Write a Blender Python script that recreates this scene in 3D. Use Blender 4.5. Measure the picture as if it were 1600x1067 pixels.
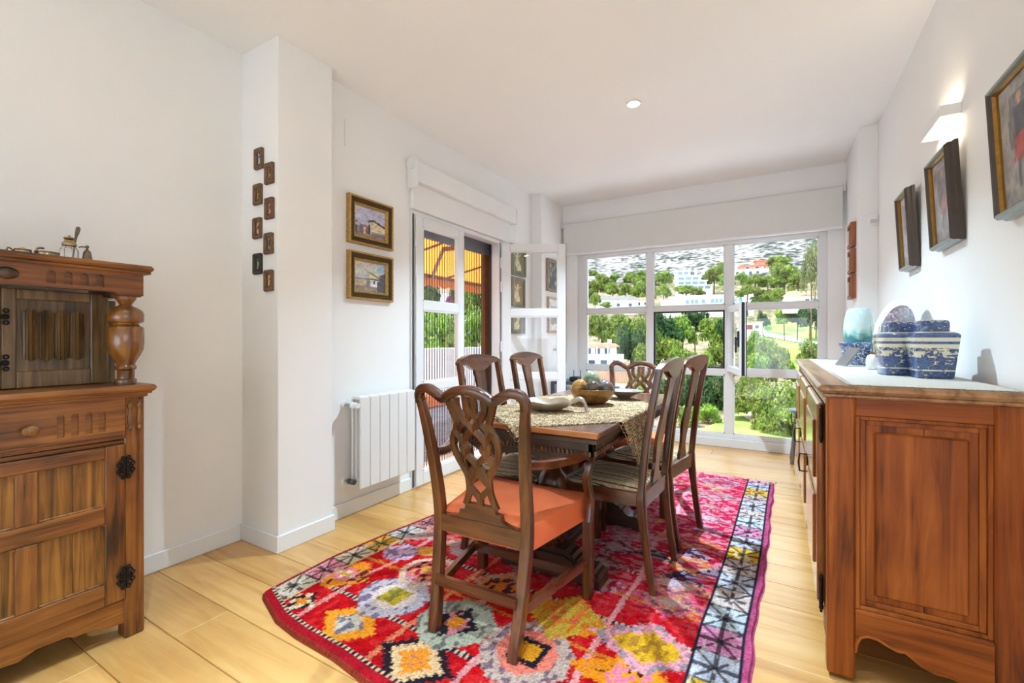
import bpy, math, random
import numpy as np
from mathutils import Vector, Matrix, geometry
random.seed(7)
SC = bpy.context.scene
for o in list(bpy.data.objects):
    bpy.data.objects.remove(o)
R = math.radians
PI = math.pi

# ------------------------------------------------------------------ camera
F_PX, YAW, EYE, HORIZON = 709.58, 0.53, 1.10, 529.66
cam = bpy.data.cameras.new('camera')
cam.sensor_width = 36.0
cam.lens = F_PX / 1600.0 * 36.0
cam.shift_y = (HORIZON - 533.5) / 1600.0
cam.clip_start, cam.clip_end = 0.05, 6000.0
cam_o = bpy.data.objects.new('camera', cam)
SC.collection.objects.link(cam_o)
cam_o.location = (0, 0, EYE)
cam_o.rotation_euler = (R(90), 0, YAW)
SC.camera = cam_o

# ------------------------------------------------------------------ world, sun, exposure
W = bpy.data.worlds.new('sky')
SC.world = W
W.use_nodes = True
wn = W.node_tree
wn.nodes.clear()
w_out = wn.nodes.new('ShaderNodeOutputWorld')
w_bg = wn.nodes.new('ShaderNodeBackground')
w_tc = wn.nodes.new('ShaderNodeTexCoord')
w_sep = wn.nodes.new('ShaderNodeSeparateXYZ')
w_rmp = wn.nodes.new('ShaderNodeValToRGB')
w_rmp.color_ramp.elements[0].position = 0.0
w_rmp.color_ramp.elements[0].color = (0.78, 0.89, 1.0, 1)
w_rmp.color_ramp.elements[1].position = 0.7
w_rmp.color_ramp.elements[1].color = (0.56, 0.76, 1.0, 1)
wn.links.new(w_tc.outputs['Generated'], w_sep.inputs[0])
wn.links.new(w_sep.outputs['Z'], w_rmp.inputs[0])
wn.links.new(w_rmp.outputs[0], w_bg.inputs['Color'])
wn.links.new(w_bg.outputs[0], w_out.inputs['Surface'])
w_bg.inputs['Strength'].default_value = 2.2

sun = bpy.data.lights.new('sun', 'SUN')
sun.energy = 5.0
sun.angle = R(0.6)
sun.color = (1.0, 0.95, 0.86)
sun_o = bpy.data.objects.new('sun', sun)
SC.collection.objects.link(sun_o)
# light travels steeply down, to +X and a little to +Y (high sun over the terrace side)
sun_o.rotation_euler = Vector((0.48, 0.10, -1.0)).to_track_quat('-Z', 'Y').to_euler()

VS = SC.view_settings
VS.view_transform = 'Standard'
try:
    VS.look = 'None'
except Exception:
    pass
VS.gamma = 1.0
VS.use_curve_mapping = False
VS.exposure = 1.0

# ------------------------------------------------------------------ helpers
def lin(c):
    out = []
    for v in c[:3]:
        v = v / 255.0
        out.append(v / 12.92 if v <= 0.04045 else ((v + 0.055) / 1.055) ** 2.4)
    return tuple(out)

def lin4(c):
    return lin(c) + (1.0,)

def at(u, v, d):
    """point seen at photo pixel (u,v) at forward distance d from the photographer"""
    a = (u - 800.0) / F_PX
    s, c = math.sin(YAW), math.cos(YAW)
    return Vector(((-s + c * a) * d, (c + s * a) * d, EYE + (HORIZON - v) / F_PX * d))

def link(o):
    SC.collection.objects.link(o)
    return o

def tag(o, label=None, cat=None, group=None, kind=None):
    if label: o['label'] = label
    if cat: o['category'] = cat
    if group: o['group'] = group
    if kind: o['kind'] = kind
    return o

def thing(name, label, cat, loc=(0, 0, 0), rz=0.0, group=None, rx=0.0):
    o = link(bpy.data.objects.new(name, None))
    o.empty_display_size = 0.05
    o.location = loc
    o.rotation_euler = (rx, 0, rz)
    return tag(o, label, cat, group)

def copy_tree(o, parent=None):
    c = o.copy()
    link(c)
    c.parent = parent
    for ch in [k for k in o.children]:
        copy_tree(ch, c)
    return c

class MB:
    def __init__(self):
        self.v, self.f, self.c = [], [], None
    def add(self, vs, fs, M=None):
        n = len(self.v)
        if M is not None:
            vs = [M @ Vector(p) for p in vs]
        self.v.extend([tuple(p) for p in vs])
        self.f.extend([tuple(i + n for i in f) for f in fs])
        return self
    def box(self, x0, x1, y0, y1, z0, z1, b=0.0, M=None):
        if b <= 0:
            vs = [(x0, y0, z0), (x1, y0, z0), (x1, y1, z0), (x0, y1, z0), (x0, y0, z1), (x1, y0, z1), (x1, y1, z1), (x0, y1, z1)]
            fs = [(0, 3, 2, 1), (4, 5, 6, 7), (0, 1, 5, 4), (1, 2, 6, 5), (2, 3, 7, 6), (3, 0, 4, 7)]
            return self.add(vs, fs, M)
        b = min(b, (x1 - x0) * .49, (y1 - y0) * .49, (z1 - z0) * .49)
        vs, idx = [], {}
        X, Y, Z = (x0, x1), (y0, y1), (z0, z1)
        for i in (0, 1):
            for j in (0, 1):
                for k in (0, 1):
                    sx, sy, sz = (1 - 2 * i) * b, (1 - 2 * j) * b, (1 - 2 * k) * b
                    for ax in range(3):
                        p = [X[i] + sx, Y[j] + sy, Z[k] + sz]
                        p[ax] = (X[i], Y[j], Z[k])[ax]
                        idx[(i, j, k, ax)] = len(vs)
                        vs.append(tuple(p))
        fs = []
        g = lambda i, j, k, a: idx[(i, j, k, a)]
        for i in (0, 1):
            q = [g(i, 0, 0, 0), g(i, 1, 0, 0), g(i, 1, 1, 0), g(i, 0, 1, 0)]
            fs.append(tuple(q if i else q[::-1]))
            q = [g(0, i, 0, 1), g(1, i, 0, 1), g(1, i, 1, 1), g(0, i, 1, 1)]
            fs.append(tuple(q[::-1] if i else q))
            q = [g(0, 0, i, 2), g(1, 0, i, 2), g(1, 1, i, 2), g(0, 1, i, 2)]
            fs.append(tuple(q if i else q[::-1]))
        for i in (0, 1):
            for j in (0, 1):
                fs.append((g(i, j, 0, 0), g(i, j, 1, 0), g(i, j, 1, 1), g(i, j, 0, 1)))
                fs.append((g(i, 0, j, 0), g(i, 1, j, 0), g(i, 1, j, 2), g(i, 0, j, 2)))
                fs.append((g(0, i, j, 1), g(1, i, j, 1), g(1, i, j, 2), g(0, i, j, 2)))
                for k in (0, 1):
                    fs.append((g(i, j, k, 0), g(i, j, k, 1), g(i, j, k, 2)))
        return self.add(vs, fs, M)
    def lathe(self, prof, n=20, M=None, sx=1.0, sy=1.0, c=(0, 0)):
        vs, fs = [], []
        for (r, z) in prof:
            for k in range(n):
                a = 2 * PI * k / n
                vs.append((c[0] + math.cos(a) * r * sx, c[1] + math.sin(a) * r * sy, z))
        for i in range(len(prof) - 1):
            for k in range(n):
                k2 = (k + 1) % n
                fs.append((i * n + k, i * n + k2, (i + 1) * n + k2, (i + 1) * n + k))
        if prof[0][0] > 1e-6: fs.append(tuple(range(n))[::-1])
        if prof[-1][0] > 1e-6: fs.append(tuple((len(prof) - 1) * n + k for k in range(n)))
        return self.add(vs, fs, M)
    def sweep(self, path, sec, scale=None, up=(0, 0, 1), M=None, closed=False, caps=True):
        """sec: list of (a,b): a along side = t x up, b along up'"""
        P = [Vector(p) for p in path]
        n, m = len(P), len(sec)
        vs, fs = [], []
        up = Vector(up)
        for i in range(n):
            if closed:
                t = P[(i + 1) % n] - P[i - 1]
            else:
                t = P[min(i + 1, n - 1)] - P[max(i - 1, 0)]
            t.normalize()
            s = t.cross(up)
            if s.length < 1e-4:
                s = t.cross(Vector((0, 1, 0)))
                if s.length < 1e-4: s = t.cross(Vector((1, 0, 0)))
            s.normalize()
            w = s.cross(t)
            k = 1.0 if scale is None else scale[i]
            if not isinstance(k, tuple): k = (k, k)
            for (a, b) in sec:
                vs.append(P[i] + s * a * k[0] + w * b * k[1])
        rng = n if closed else n - 1
        for i in range(rng):
            i2 = (i + 1) % n
            for j in range(m):
                j2 = (j + 1) % m
                fs.append((i * m + j, i2 * m + j, i2 * m + j2, i * m + j2))
        if caps and not closed:
            fs.append(tuple(range(m)))
            fs.append(tuple((n - 1) * m + j for j in range(m))[::-1])
        return self.add(vs, fs, M)
    def tube(self, path, r, n=8, up=(0, 0, 1), M=None, closed=False):
        sec = [(math.cos(2 * PI * k / n), math.sin(2 * PI * k / n)) for k in range(n)]
        sc = [r] * len(path) if not isinstance(r, (list, tuple)) else list(r)
        return self.sweep(path, sec, sc, up, M, closed)
    def prism(self, out, y0, y1, M=None):
        """outline in (x,z), extruded from y0 (front) to y1"""
        n = len(out)
        vs = [(p[0], y0, p[1]) for p in out] + [(p[0], y1, p[1]) for p in out]
        fs = [tuple(range(n)), tuple(range(2 * n - 1, n - 1, -1))]
        for i in range(n):
            j = (i + 1) % n
            fs.append((i, i + n, j + n, j))
        return self.add(vs, fs, M)
    def plate(self, out, holes, y0, y1, M=None, floor=True):
        """plate whose front (y0, facing -y) has recesses (holes) down to y1"""
        loops = [out] + holes
        tri = geometry.tessellate_polygon([[Vector((p[0], p[1], 0)) for p in l] for l in loops])
        flat = [p for l in loops for p in l]
        n = len(flat)
        yf = y0 + (y1 - y0) * .75
        vs = [(p[0], y0, p[1]) for p in flat] + [(p[0], y1 if i < len(out) else yf, p[1]) for i, p in enumerate(flat)]
        fs = []
        for t in tri:
            a, b, c = [flat[i] for i in t]
            cr = (b[0] - a[0]) * (c[1] - a[1]) - (b[1] - a[1]) * (c[0] - a[0])
            fs.append(tuple(t) if cr > 0 else tuple(t)[::-1])
        st = 0
        for l in loops:
            m = len(l)
            for i in range(m):
                j = (i + 1) % m
                fs.append((st + i, st + i + n, st + j + n, st + j))
            if floor and l is not out:
                fs.append(tuple(st + i + n for i in range(m)))
            st += m
        fs.append(tuple(range(n + len(out) - 1, n - 1, -1)))
        return self.add(vs, fs, M)
    def grid(self, fn, nu, nv, M=None, col=None):
        vs = [fn(i / nu, j / nv) for j in range(nv + 1) for i in range(nu + 1)]
        fs = []
        for j in range(nv):
            for i in range(nu):
                a = j * (nu + 1) + i
                fs.append((a, a + 1, a + nu + 2, a + nu + 1))
        return self.add(vs, fs, M)
    def mesh(self, name, mat, smooth=None, col=None, fixn=True):
        me = bpy.data.meshes.new(name)
        me.from_pydata(self.v, [], self.f)
        me.validate()
        if fixn:
            import bmesh
            bm = bmesh.new(); bm.from_mesh(me)
            bmesh.ops.recalc_face_normals(bm, faces=bm.faces)
            bm.to_mesh(me); bm.free()
        if mat: me.materials.append(mat)
        if smooth:
            me.polygons.foreach_set('use_smooth', [True] * len(me.polygons))
            me.set_sharp_from_angle(angle=R(smooth))
        if col is not None:
            ca = me.color_attributes.new('Col', 'FLOAT_COLOR', 'POINT')
            a = np.ones((len(me.vertices), 4), np.float32)
            a[:, :3] = col
            ca.data.foreach_set('color', a.ravel())
        me.update()
        return me
    def build(self, name, mat, parent=None, smooth=None, col=None, fixn=True, label=None):
        o = link(bpy.data.objects.new(name, self.mesh(name, mat, smooth, col, fixn)))
        if parent: o.parent = parent
        if label: o['label'] = label
        return o

def struct(name, mb, mat, smooth=None, parent=None):
    o = mb.build(name, mat, parent, smooth)
    if parent is None: o['kind'] = 'structure'
    return o

def bez(p0, p1, p2, p3, n=8):
    out = []
    for i in range(n + 1):
        t = i / n
        out.append(tuple((1 - t) ** 3 * a + 3 * (1 - t) ** 2 * t * b + 3 * (1 - t) * t * t * c + t ** 3 * d for a, b, c, d in zip(p0, p1, p2, p3)))
    return out

def spline(pts, n=6):
    """Catmull-Rom through points"""
    P = [Vector(p) for p in pts]
    P = [P[0] * 2 - P[1]] + P + [P[-1] * 2 - P[-2]]
    out = []
    for i in range(1, len(P) - 2):
        for k in range(n):
            t = k / n
            a, b, c, d = P[i - 1], P[i], P[i + 1], P[i + 2]
            out.append(0.5 * ((2 * b) + (c - a) * t + (2 * a - 5 * b + 4 * c - d) * t * t + (3 * b - a - 3 * c + d) * t ** 3))
    out.append(P[-2])
    return out

# ------------------------------------------------------------------ materials
MATS = {}
def base_mat(name):
    m = bpy.data.materials.new(name)
    m.use_nodes = True
    nt = m.node_tree
    b = nt.nodes['Principled BSDF']
    return m, nt, b

def N(nt, t, **kw):
    n = nt.nodes.new(t)
    for k, v in kw.items():
        if k in n.inputs: n.inputs[k].default_value = v
        else: setattr(n, k, v)
    return n

def ramp(nt, stops, interp='LINEAR'):
    r = nt.nodes.new('ShaderNodeValToRGB')
    cr = r.color_ramp
    cr.interpolation = interp
    while len(cr.elements) < len(stops): cr.elements.new(0.5)
    for e, (p, c) in zip(cr.elements, stops):
        e.position = p
        e.color = c if len(c) == 4 else tuple(c) + (1,)
    return r

def coords(nt, scale=(1, 1, 1), kind='Object', rot=(0, 0, 0)):
    tc = nt.nodes.new('ShaderNodeTexCoord')
    mp = nt.nodes.new('ShaderNodeMapping')
    mp.inputs['Scale'].default_value = scale
    mp.inputs['Rotation'].default_value = rot
    nt.links.new(tc.outputs[kind], mp.inputs[0])
    return mp

def plain(name, col, rough=0.6, metal=0.0, noise=0.0, nscale=8.0, bump=0.0, bscale=60.0, coat=0.0, spec=0.5, trans=0.0):
    if name in MATS: return MATS[name]
    m, nt, b = base_mat(name)
    c = lin(col)
    b.inputs['Roughness'].default_value = rough
    b.inputs['Metallic'].default_value = metal
    b.inputs['Coat Weight'].default_value = coat
    b.inputs['Specular IOR Level'].default_value = spec
    mp = coords(nt)
    nz = N(nt, 'ShaderNodeTexNoise', Scale=nscale, Detail=4.0)
    nt.links.new(mp.outputs[0], nz.inputs['Vector'])
    k = noise
    r = ramp(nt, [(0.25, tuple(x * (1 - k) for x in c)), (0.75, tuple(min(1, x * (1 + k)) for x in c))])
    nt.links.new(nz.outputs['Fac'], r.inputs[0])
    nt.links.new(r.outputs[0], b.inputs['Base Color'])
    if bump > 0:
        n2 = N(nt, 'ShaderNodeTexNoise', Scale=bscale, Detail=3.0)
        nt.links.new(mp.outputs[0], n2.inputs['Vector'])
        bp = N(nt, 'ShaderNodeBump', Strength=bump, Distance=0.01)
        nt.links.new(n2.outputs['Fac'], bp.inputs['Height'])
        nt.links.new(bp.outputs[0], b.inputs['Normal'])
    MATS[name] = m
    return m

def wood(name, dark, mid, light, axis='Z', scale=1.0, rough=0.35, coat=0.3, rand=0.0, streak=22.0, grainbump=0.25, spec=0.5):
    if name in MATS: return MATS[name]
    m, nt, b = base_mat(name)
    s = [streak * scale] * 3
    s['XYZ'.index(axis)] = 1.6 * scale
    tc = nt.nodes.new('ShaderNodeTexCoord')
    off = nt.nodes.new('ShaderNodeVectorMath'); off.operation = 'ADD'
    oi = nt.nodes.new('ShaderNodeObjectInfo')
    ml = nt.nodes.new('ShaderNodeMath'); ml.operation = 'MULTIPLY'; ml.inputs[1].default_value = 37.0
    nt.links.new(oi.outputs['Random'], ml.inputs[0])
    cmb = nt.nodes.new('ShaderNodeCombineXYZ')
    for i in range(3): nt.links.new(ml.outputs[0], cmb.inputs[i])
    nt.links.new(tc.outputs['Object'], off.inputs[0]); nt.links.new(cmb.outputs[0], off.inputs[1])
    mp = nt.nodes.new('ShaderNodeMapping'); mp.inputs['Scale'].default_value = s
    nt.links.new(off.outputs[0], mp.inputs[0])
    n1 = N(nt, 'ShaderNodeTexNoise', Scale=1.0, Detail=7.0, Roughness=0.62, Distortion=0.9)
    nt.links.new(mp.outputs[0], n1.inputs['Vector'])
    n2 = N(nt, 'ShaderNodeTexNoise', Scale=3.0 * scale, Detail=3.0)
    nt.links.new(off.outputs[0], n2.inputs['Vector'])
    mx = nt.nodes.new('ShaderNodeMath'); mx.operation = 'MULTIPLY_ADD'
    mx.inputs[1].default_value = 0.35
    nt.links.new(n2.outputs['Fac'], mx.inputs[0])
    m2 = nt.nodes.new('ShaderNodeMath'); m2.operation = 'MULTIPLY'; m2.inputs[1].default_value = 0.72
    nt.links.new(n1.outputs['Fac'], m2.inputs[0]); nt.links.new(m2.outputs[0], mx.inputs[2])
    r = ramp(nt, [(0.38, lin4(dark)), (0.50, lin4(mid)), (0.66, lin4(light))])
    nt.links.new(mx.outputs[0], r.inputs[0])
    colout = r.outputs[0]
    if rand > 0:
        hs = nt.nodes.new('ShaderNodeHueSaturation')
        mr = nt.nodes.new('ShaderNodeMapRange')
        mr.inputs['To Min'].default_value = 1 - rand; mr.inputs['To Max'].default_value = 1 + rand
        nt.links.new(oi.outputs['Random'], mr.inputs['Value'])
        nt.links.new(mr.outputs[0], hs.inputs['Value'])
        nt.links.new(colout, hs.inputs['Color'])
        colout = hs.outputs[0]
    nt.links.new(colout, b.inputs['Base Color'])
    b.inputs['Roughness'].default_value = rough
    b.inputs['Coat Weight'].default_value = coat
    b.inputs['Coat Roughness'].default_value = 0.18
    b.inputs['Specular IOR Level'].default_value = spec
    bp = N(nt, 'ShaderNodeBump', Strength=grainbump, Distance=0.002)
    nt.links.new(n1.outputs['Fac'], bp.inputs['Height'])
    nt.links.new(bp.outputs[0], b.inputs['Normal'])
    MATS[name] = m
    return m

def colmat(name, rough=0.7, bump=0.0, bscale=300.0, coat=0.0, var=0.0, vscale=200.0, sheen=0.0):
    """colour comes from the painted pattern stored on the mesh"""
    if name in MATS: return MATS[name]
    m, nt, b = base_mat(name)
    at_ = nt.nodes.new('ShaderNodeVertexColor'); at_.layer_name = 'Col'
    out = at_.outputs[0]
    mp = coords(nt)
    if var > 0:
        nz = N(nt, 'ShaderNodeTexNoise', Scale=vscale, Detail=2.0)
        nt.links.new(mp.outputs[0], nz.inputs['Vector'])
        mr = nt.nodes.new('ShaderNodeMapRange')
        mr.inputs['From Min'].default_value = 0.25; mr.inputs['From Max'].default_value = 0.75
        mr.inputs['To Min'].default_value = 1 - var; mr.inputs['To Max'].default_value = 1 + var
        nt.links.new(nz.outputs['Fac'], mr.inputs['Value'])
        hs = nt.nodes.new('ShaderNodeHueSaturation')
        nt.links.new(mr.outputs[0], hs.inputs['Value']); nt.links.new(out, hs.inputs['Color'])
        out = hs.outputs[0]
    nt.links.new(out, b.inputs['Base Color'])
    b.inputs['Roughness'].default_value = rough
    b.inputs['Coat Weight'].default_value = coat
    if sheen: b.inputs['Sheen Weight'].default_value = sheen
    if rough > .9: b.inputs['Specular IOR Level'].default_value = .08
    if bump > 0:
        n2 = N(nt, 'ShaderNodeTexNoise', Scale=bscale, Detail=2.0)
        nt.links.new(mp.outputs[0], n2.inputs['Vector'])
        bp = N(nt, 'ShaderNodeBump', Strength=bump, Distance=0.006)
        nt.links.new(n2.outputs['Fac'], bp.inputs['Height'])
        nt.links.new(bp.outputs[0], b.inputs['Normal'])
    MATS[name] = m
    return m

def glass_pane(name='pane_glass', tint=(1, 1, 1), refl=1.0):
    if name in MATS: return MATS[name]
    m, nt, b = base_mat(name)
    nt.nodes.remove(b)
    out = nt.nodes['Material Output']
    tr = N(nt, 'ShaderNodeBsdfTransparent'); tr.inputs[0].default_value = tuple(tint) + (1,)
    gl = N(nt, 'ShaderNodeBsdfGlossy', Roughness=0.0)
    fr = N(nt, 'ShaderNodeLayerWeight'); fr.inputs['Blend'].default_value = 0.5
    pw_ = nt.nodes.new('ShaderNodeMath'); pw_.operation = 'POWER'; pw_.inputs[1].default_value = 5.0
    ml = nt.nodes.new('ShaderNodeMath'); ml.operation = 'MULTIPLY_ADD'; ml.inputs[1].default_value = 0.9 * refl; ml.inputs[2].default_value = 0.035 * refl
    mx = nt.nodes.new('ShaderNodeMixShader')
    nt.links.new(fr.outputs['Facing'], pw_.inputs[0]); nt.links.new(pw_.outputs[0], ml.inputs[0])
    nt.links.new(ml.outputs[0], mx.inputs[0]); nt.links.new(tr.outputs[0], mx.inputs[1]); nt.links.new(gl.outputs[0], mx.inputs[2])
    nt.links.new(mx.outputs[0], out.inputs['Surface'])
    MATS[name] = m
    return m

def emit(name, col, strength):
    if name in MATS: return MATS[name]
    m, nt, b = base_mat(name)
    b.inputs['Base Color'].default_value = lin4(col)
    b.inputs['Emission Color'].default_value = lin4(col)
    b.inputs['Emission Strength'].default_value = strength
    MATS[name] = m
    return m

WALL = plain('white_plaster', (243, 243, 243), 0.85, noise=0.012, nscale=3, bump=0.05, bscale=160)
CEIL = plain('white_ceiling_paint', (246, 246, 246), 0.9, noise=0.01, nscale=2, bump=0.03, bscale=120)
TRIM = plain('white_satin_paint', (238, 239, 240), 0.45, noise=0.01, bump=0.02, bscale=30)
ALU = plain('white_lacquered_aluminium', (230, 232, 234), 0.35, noise=0.01, bump=0.0)
GASKET = plain('black_rubber_gasket', (32, 33, 36), 0.6, noise=0.1)
STEEL = plain('brushed_steel', (170, 172, 176), 0.3, 1.0, noise=0.08, nscale=40)
IRON = plain('blackened_iron', (38, 33, 30), 0.5, 0.7, noise=0.2, nscale=60, bump=0.3)
GLASS = glass_pane()
# ================================================================== the room
H = 2.665
XL1, XC, XL2 = -2.546, -2.219, -2.322
XR, XRC = 0.629, 0.52
YB = -3.4
OAKF = wood('oiled_oak_floor', (184, 132, 68), (203, 152, 84), (217, 171, 106), 'X', 0.8, 0.30, 0.25, rand=0.07, streak=16, grainbump=0.12)

fl = MB().box(-2.75, 0.75, YB, 5.25, -0.25, -0.012)
floor = struct('floor', fl, OAKF)
tag(floor, 'wide oiled oak plank floor of the dining room')
pw = 0.1945
y = 1.787 - pw * 20
row = 0
rnd = random.Random(3)
while y < 5.12:
    x = XL1 - 0.06 - rnd.uniform(0, 1.5)
    while x < XR:
        L = rnd.uniform(1.5, 2.2)
        x0, x1 = max(x, XL1 - 0.05), min(x + L, XR + 0.05)
        if x1 - x0 > 0.05 and y > -1.2:
            cx, cy = (x0 + x1) / 2, y + pw / 2
            mb = MB().box(x0 - cx + .0009, x1 - cx - .0009, -pw / 2 + .0009, pw / 2 - .0009, -0.012, 0.0, 0.0022)
            o = mb.build('floor_plank', OAKF, floor)
            o.location = (cx, cy, 0)
        x += L
    y += pw
    row += 1

ceil = struct('ceiling', MB().box(-2.75, 0.75, YB - 1.2, 5.45, H, H + 0.22), CEIL)
# left walls
struct('wall_left', MB().box(-2.75, XL1, YB, 1.5, -.2, H), WALL)
struct('wall_left_pillar', MB().box(-2.75, XC, 1.407, 1.735, -.2, H, .002), WALL)
struct('wall_left_radiator', MB().box(-2.62, XL2, 1.735, 2.485, -.2, H), WALL)
struct('wall_left_lintel', MB().box(-2.62, XL2, 2.485, 3.80, 2.05, H).box(-2.62, -2.41, 3.80, 3.93, 2.05, H), WALL)
struct('wall_left_far', MB().box(-2.41, XL2, 3.80, 5.45, -.2, H).box(-2.62, -2.409, 3.93, 5.45, -.2, H), WALL)
struct('wall_left_pier', MB().box(XL2, -2.20, 4.385, 5.05, 0, H, .002), WALL)
# right walls
WY0, WY1, WZ0, WZ1 = -1.0, .30, 1.05, 1.8
struct('wall_right', MB().box(XR, XR + .2, WY1, 5.45, -.2, H), WALL)
struct('wall_right_near', MB().box(XR, XR + .2, YB, WY0, -.2, H).box(XR, XR + .2, WY0, WY1, -.2, WZ0).box(XR, XR + .2, WY0, WY1, WZ1, H), WALL)
struct('wall_right_pier', MB().box(XRC, XR, 4.20, 5.05, 0, H, .002), WALL)
# window wall
struct('wall_window_left', MB().box(-2.33, -2.067, 5.05, 5.30, -.2, H), WALL)
struct('wall_window_right', MB().box(0.392, XR, 5.05, 5.30, -.2, H), WALL)
struct('wall_window_lintel', MB().box(-2.20, XRC, 4.95, 5.30, 2.10, H), WALL)
# back of the room, behind the photographer: unseen, with an open band added for daylight
struct('wall_back', MB().box(-2.75, 0.83, YB - .2, YB, -.2, 0.10).box(-2.75, 0.83, YB - .2, YB, 1.65, H), WALL)
# unseen side window near the photographer, placed and sized to light the room
w2 = MB()
for yy_ in (WY0, (WY0 + WY1) / 2 - .03, WY1 - .06): w2.box(XR + .06, XR + .12, yy_, yy_ + .06, WZ0, WZ1, .004)
w2.box(XR + .06, XR + .12, WY0, WY1, WZ0, WZ0 + .06, .004).box(XR + .06, XR + .12, WY0, WY1, WZ1 - .06, WZ1, .004)
win2 = struct('window_2', w2, ALU)
for (a_, b2_) in ((WY0 + .06, (WY0 + WY1) / 2 - .03), ((WY0 + WY1) / 2 + .03, WY1 - .06)):
    MB().box(XR + .088, XR + .092, a_, b2_, WZ0 + .06, WZ1 - .06).build('pane', GLASS, win2)

# baseboards
def basebd(name, x0, x1, y0, y1, h=0.088):
    return struct(name, MB().box(x0, x1, y0, y1, 0.0, h, .004), TRIM)
basebd('baseboard_left', XL1, XL1 + .012, YB, 1.395)
struct('baseboard_pillar', MB().box(XL1, XC + .012, 1.395, 1.407, 0, .088, .003).box(XC, XC + .012, 1.4065, 1.7475, 0, .088, .003).box(XL2, XC + .0115, 1.735, 1.747, 0, .088, .003), TRIM)
basebd('baseboard_radiator', XL2, XL2 + .014, 1.747, 2.486)
basebd('baseboard_left_far', XL2, XL2 + .014, 3.81, 4.38)
struct('baseboard_pier', MB().box(XL2, -2.188, 4.373, 4.385, 0, .088, .003).box(-2.20, -2.188, 4.3845, 5.05, 0, .088, .003), TRIM)
basebd('baseboard_right', XR - .012, XR, WY1, 4.19)
struct('baseboard_right_pier', MB().box(XRC - .012, XR - .012, 4.188, 4.20, 0, .088, .003).box(XRC - .012, XRC, 4.2, 5.05, 0, .088, .003), TRIM)

# ------------------------------------------------------------------ big window
YW = 5.13
def bar(mb, x0, x1, z0, z1, y0=YW - .035, y1=YW + .035, b=.004):
    return mb.box(x0, x1, y0, y1, z0, z1, b)
wf = MB()
bar(wf, -2.067, -1.962, .0, 2.10); bar(wf, .328, .392, .0, 2.10)
bar(wf, -1.962, .328, 2.058, 2.10)
bar(wf, -1.962, .328, .09, .134)
wf.box(-2.067, .392, YW - .06, YW + .05, 0, .09, .004)
win = struct('window_1', wf, ALU)
tag(win, 'floor-to-lintel white framed window of nine panes over the valley')
def wpart(name, mb, mat=ALU): return mb.build(name, mat, win)
wpart('mullion', bar(MB(), -1.254, -1.184, .134, 2.058))
wpart('mullion', bar(MB(), -.469, -.392, .134, 2.058))
XS = [(-1.962, -1.254), (-1.184, -.469), (-.392, .328)]
ZS = [(.134, .735), (.797, 1.398), (1.452, 2.058)]
for (a, b_) in XS:
    wpart('transom', bar(MB(), a, b_, .735, .797)); wpart('transom', bar(MB(), a, b_, 1.398, 1.452))
for i, (a, b_) in enumerate(XS):
    for j, (c, d) in enumerate(ZS):
        if (i, j) == (1, 1): continue
        wpart('glazing_bead', MB().box(a, a + .012, YW - .03, YW - .02, c, d).box(b_ - .012, b_, YW - .03, YW - .02, c, d).box(a, b_, YW - .03, YW - .02, c, c + .012).box(a, b_, YW - .03, YW - .02, d - .012, d))
        wpart('pane', MB().box(a - .005, b_ + .005, YW + .002, YW + .006, c - .005, d + .005), GLASS)
# casement rebate with dark seal in the open cell
wpart('window_seal', MB().box(-1.184, -1.166, YW - .02, YW + .02, .797, 1.398).box(-.487, -.469, YW - .02, YW + .02, .797, 1.398).box(-1.166, -.487, YW - .02, YW + .02, 1.382, 1.398).box(-1.166, -.487, YW - .02, YW + .02, .797, .812), GASKET)
# open casement sash, swung into the room
sash_dir = Vector((.164, -.682, 0)).normalized()
sang = math.atan2(sash_dir.y, sash_dir.x)
sh = thing('casement_sash', 'open white casement sash swung inward from the middle of the window', 'window sash', (-.425, 5.075, .78), sang)
w_, h_ = .70, .64
MB().box(0, .055, -.025, .025, 0, h_, .004).build('stile', ALU, sh)
MB().box(w_ - .055, w_, -.025, .025, 0, h_, .004).build('stile', ALU, sh)
MB().box(.055, w_ - .055, -.025, .025, 0, .055, .004).build('rail', ALU, sh)
MB().box(.055, w_ - .055, -.025, .025, h_ - .055, h_, .004).build('rail', ALU, sh)
MB().box(.05, w_ - .05, -.003, .003, .05, h_ - .05).build('pane', GLASS, sh)
MB().box(w_, w_ + .004, -.012, .012, 0, h_).box(0, w_, .025, .029, -.004, .004).box(0, w_, .025, .029, h_ - .004, h_ + .003).box(w_ - .01, w_, .025, .03, 0, h_).build('seal', GASKET, sh)
hd = MB().box(w_ - .045, w_ - .015, -.04, -.025, .25, .39, .004).box(w_ - .04, w_ - .02, -.06, -.045, .20, .34, .005).box(w_ - .038, w_ - .022, -.05, -.03, .31, .33)
hd.build('handle', GASKET, sh, label='dark window handle')
for z in (.06, .52): MB().tube([(0, -.03, z), (0, -.03, z + .06)], .008, 8).build('hinge', ALU, sh)

# unseen white slab added below the window to bounce sun onto the ceiling
struct('ground_bounce_ledge', MB().box(-4.4, 2.2, 5.30, 7.8, -.7, -.42), plain('white_bounce_slab', (228, 228, 226), .9, noise=.02))

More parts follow.
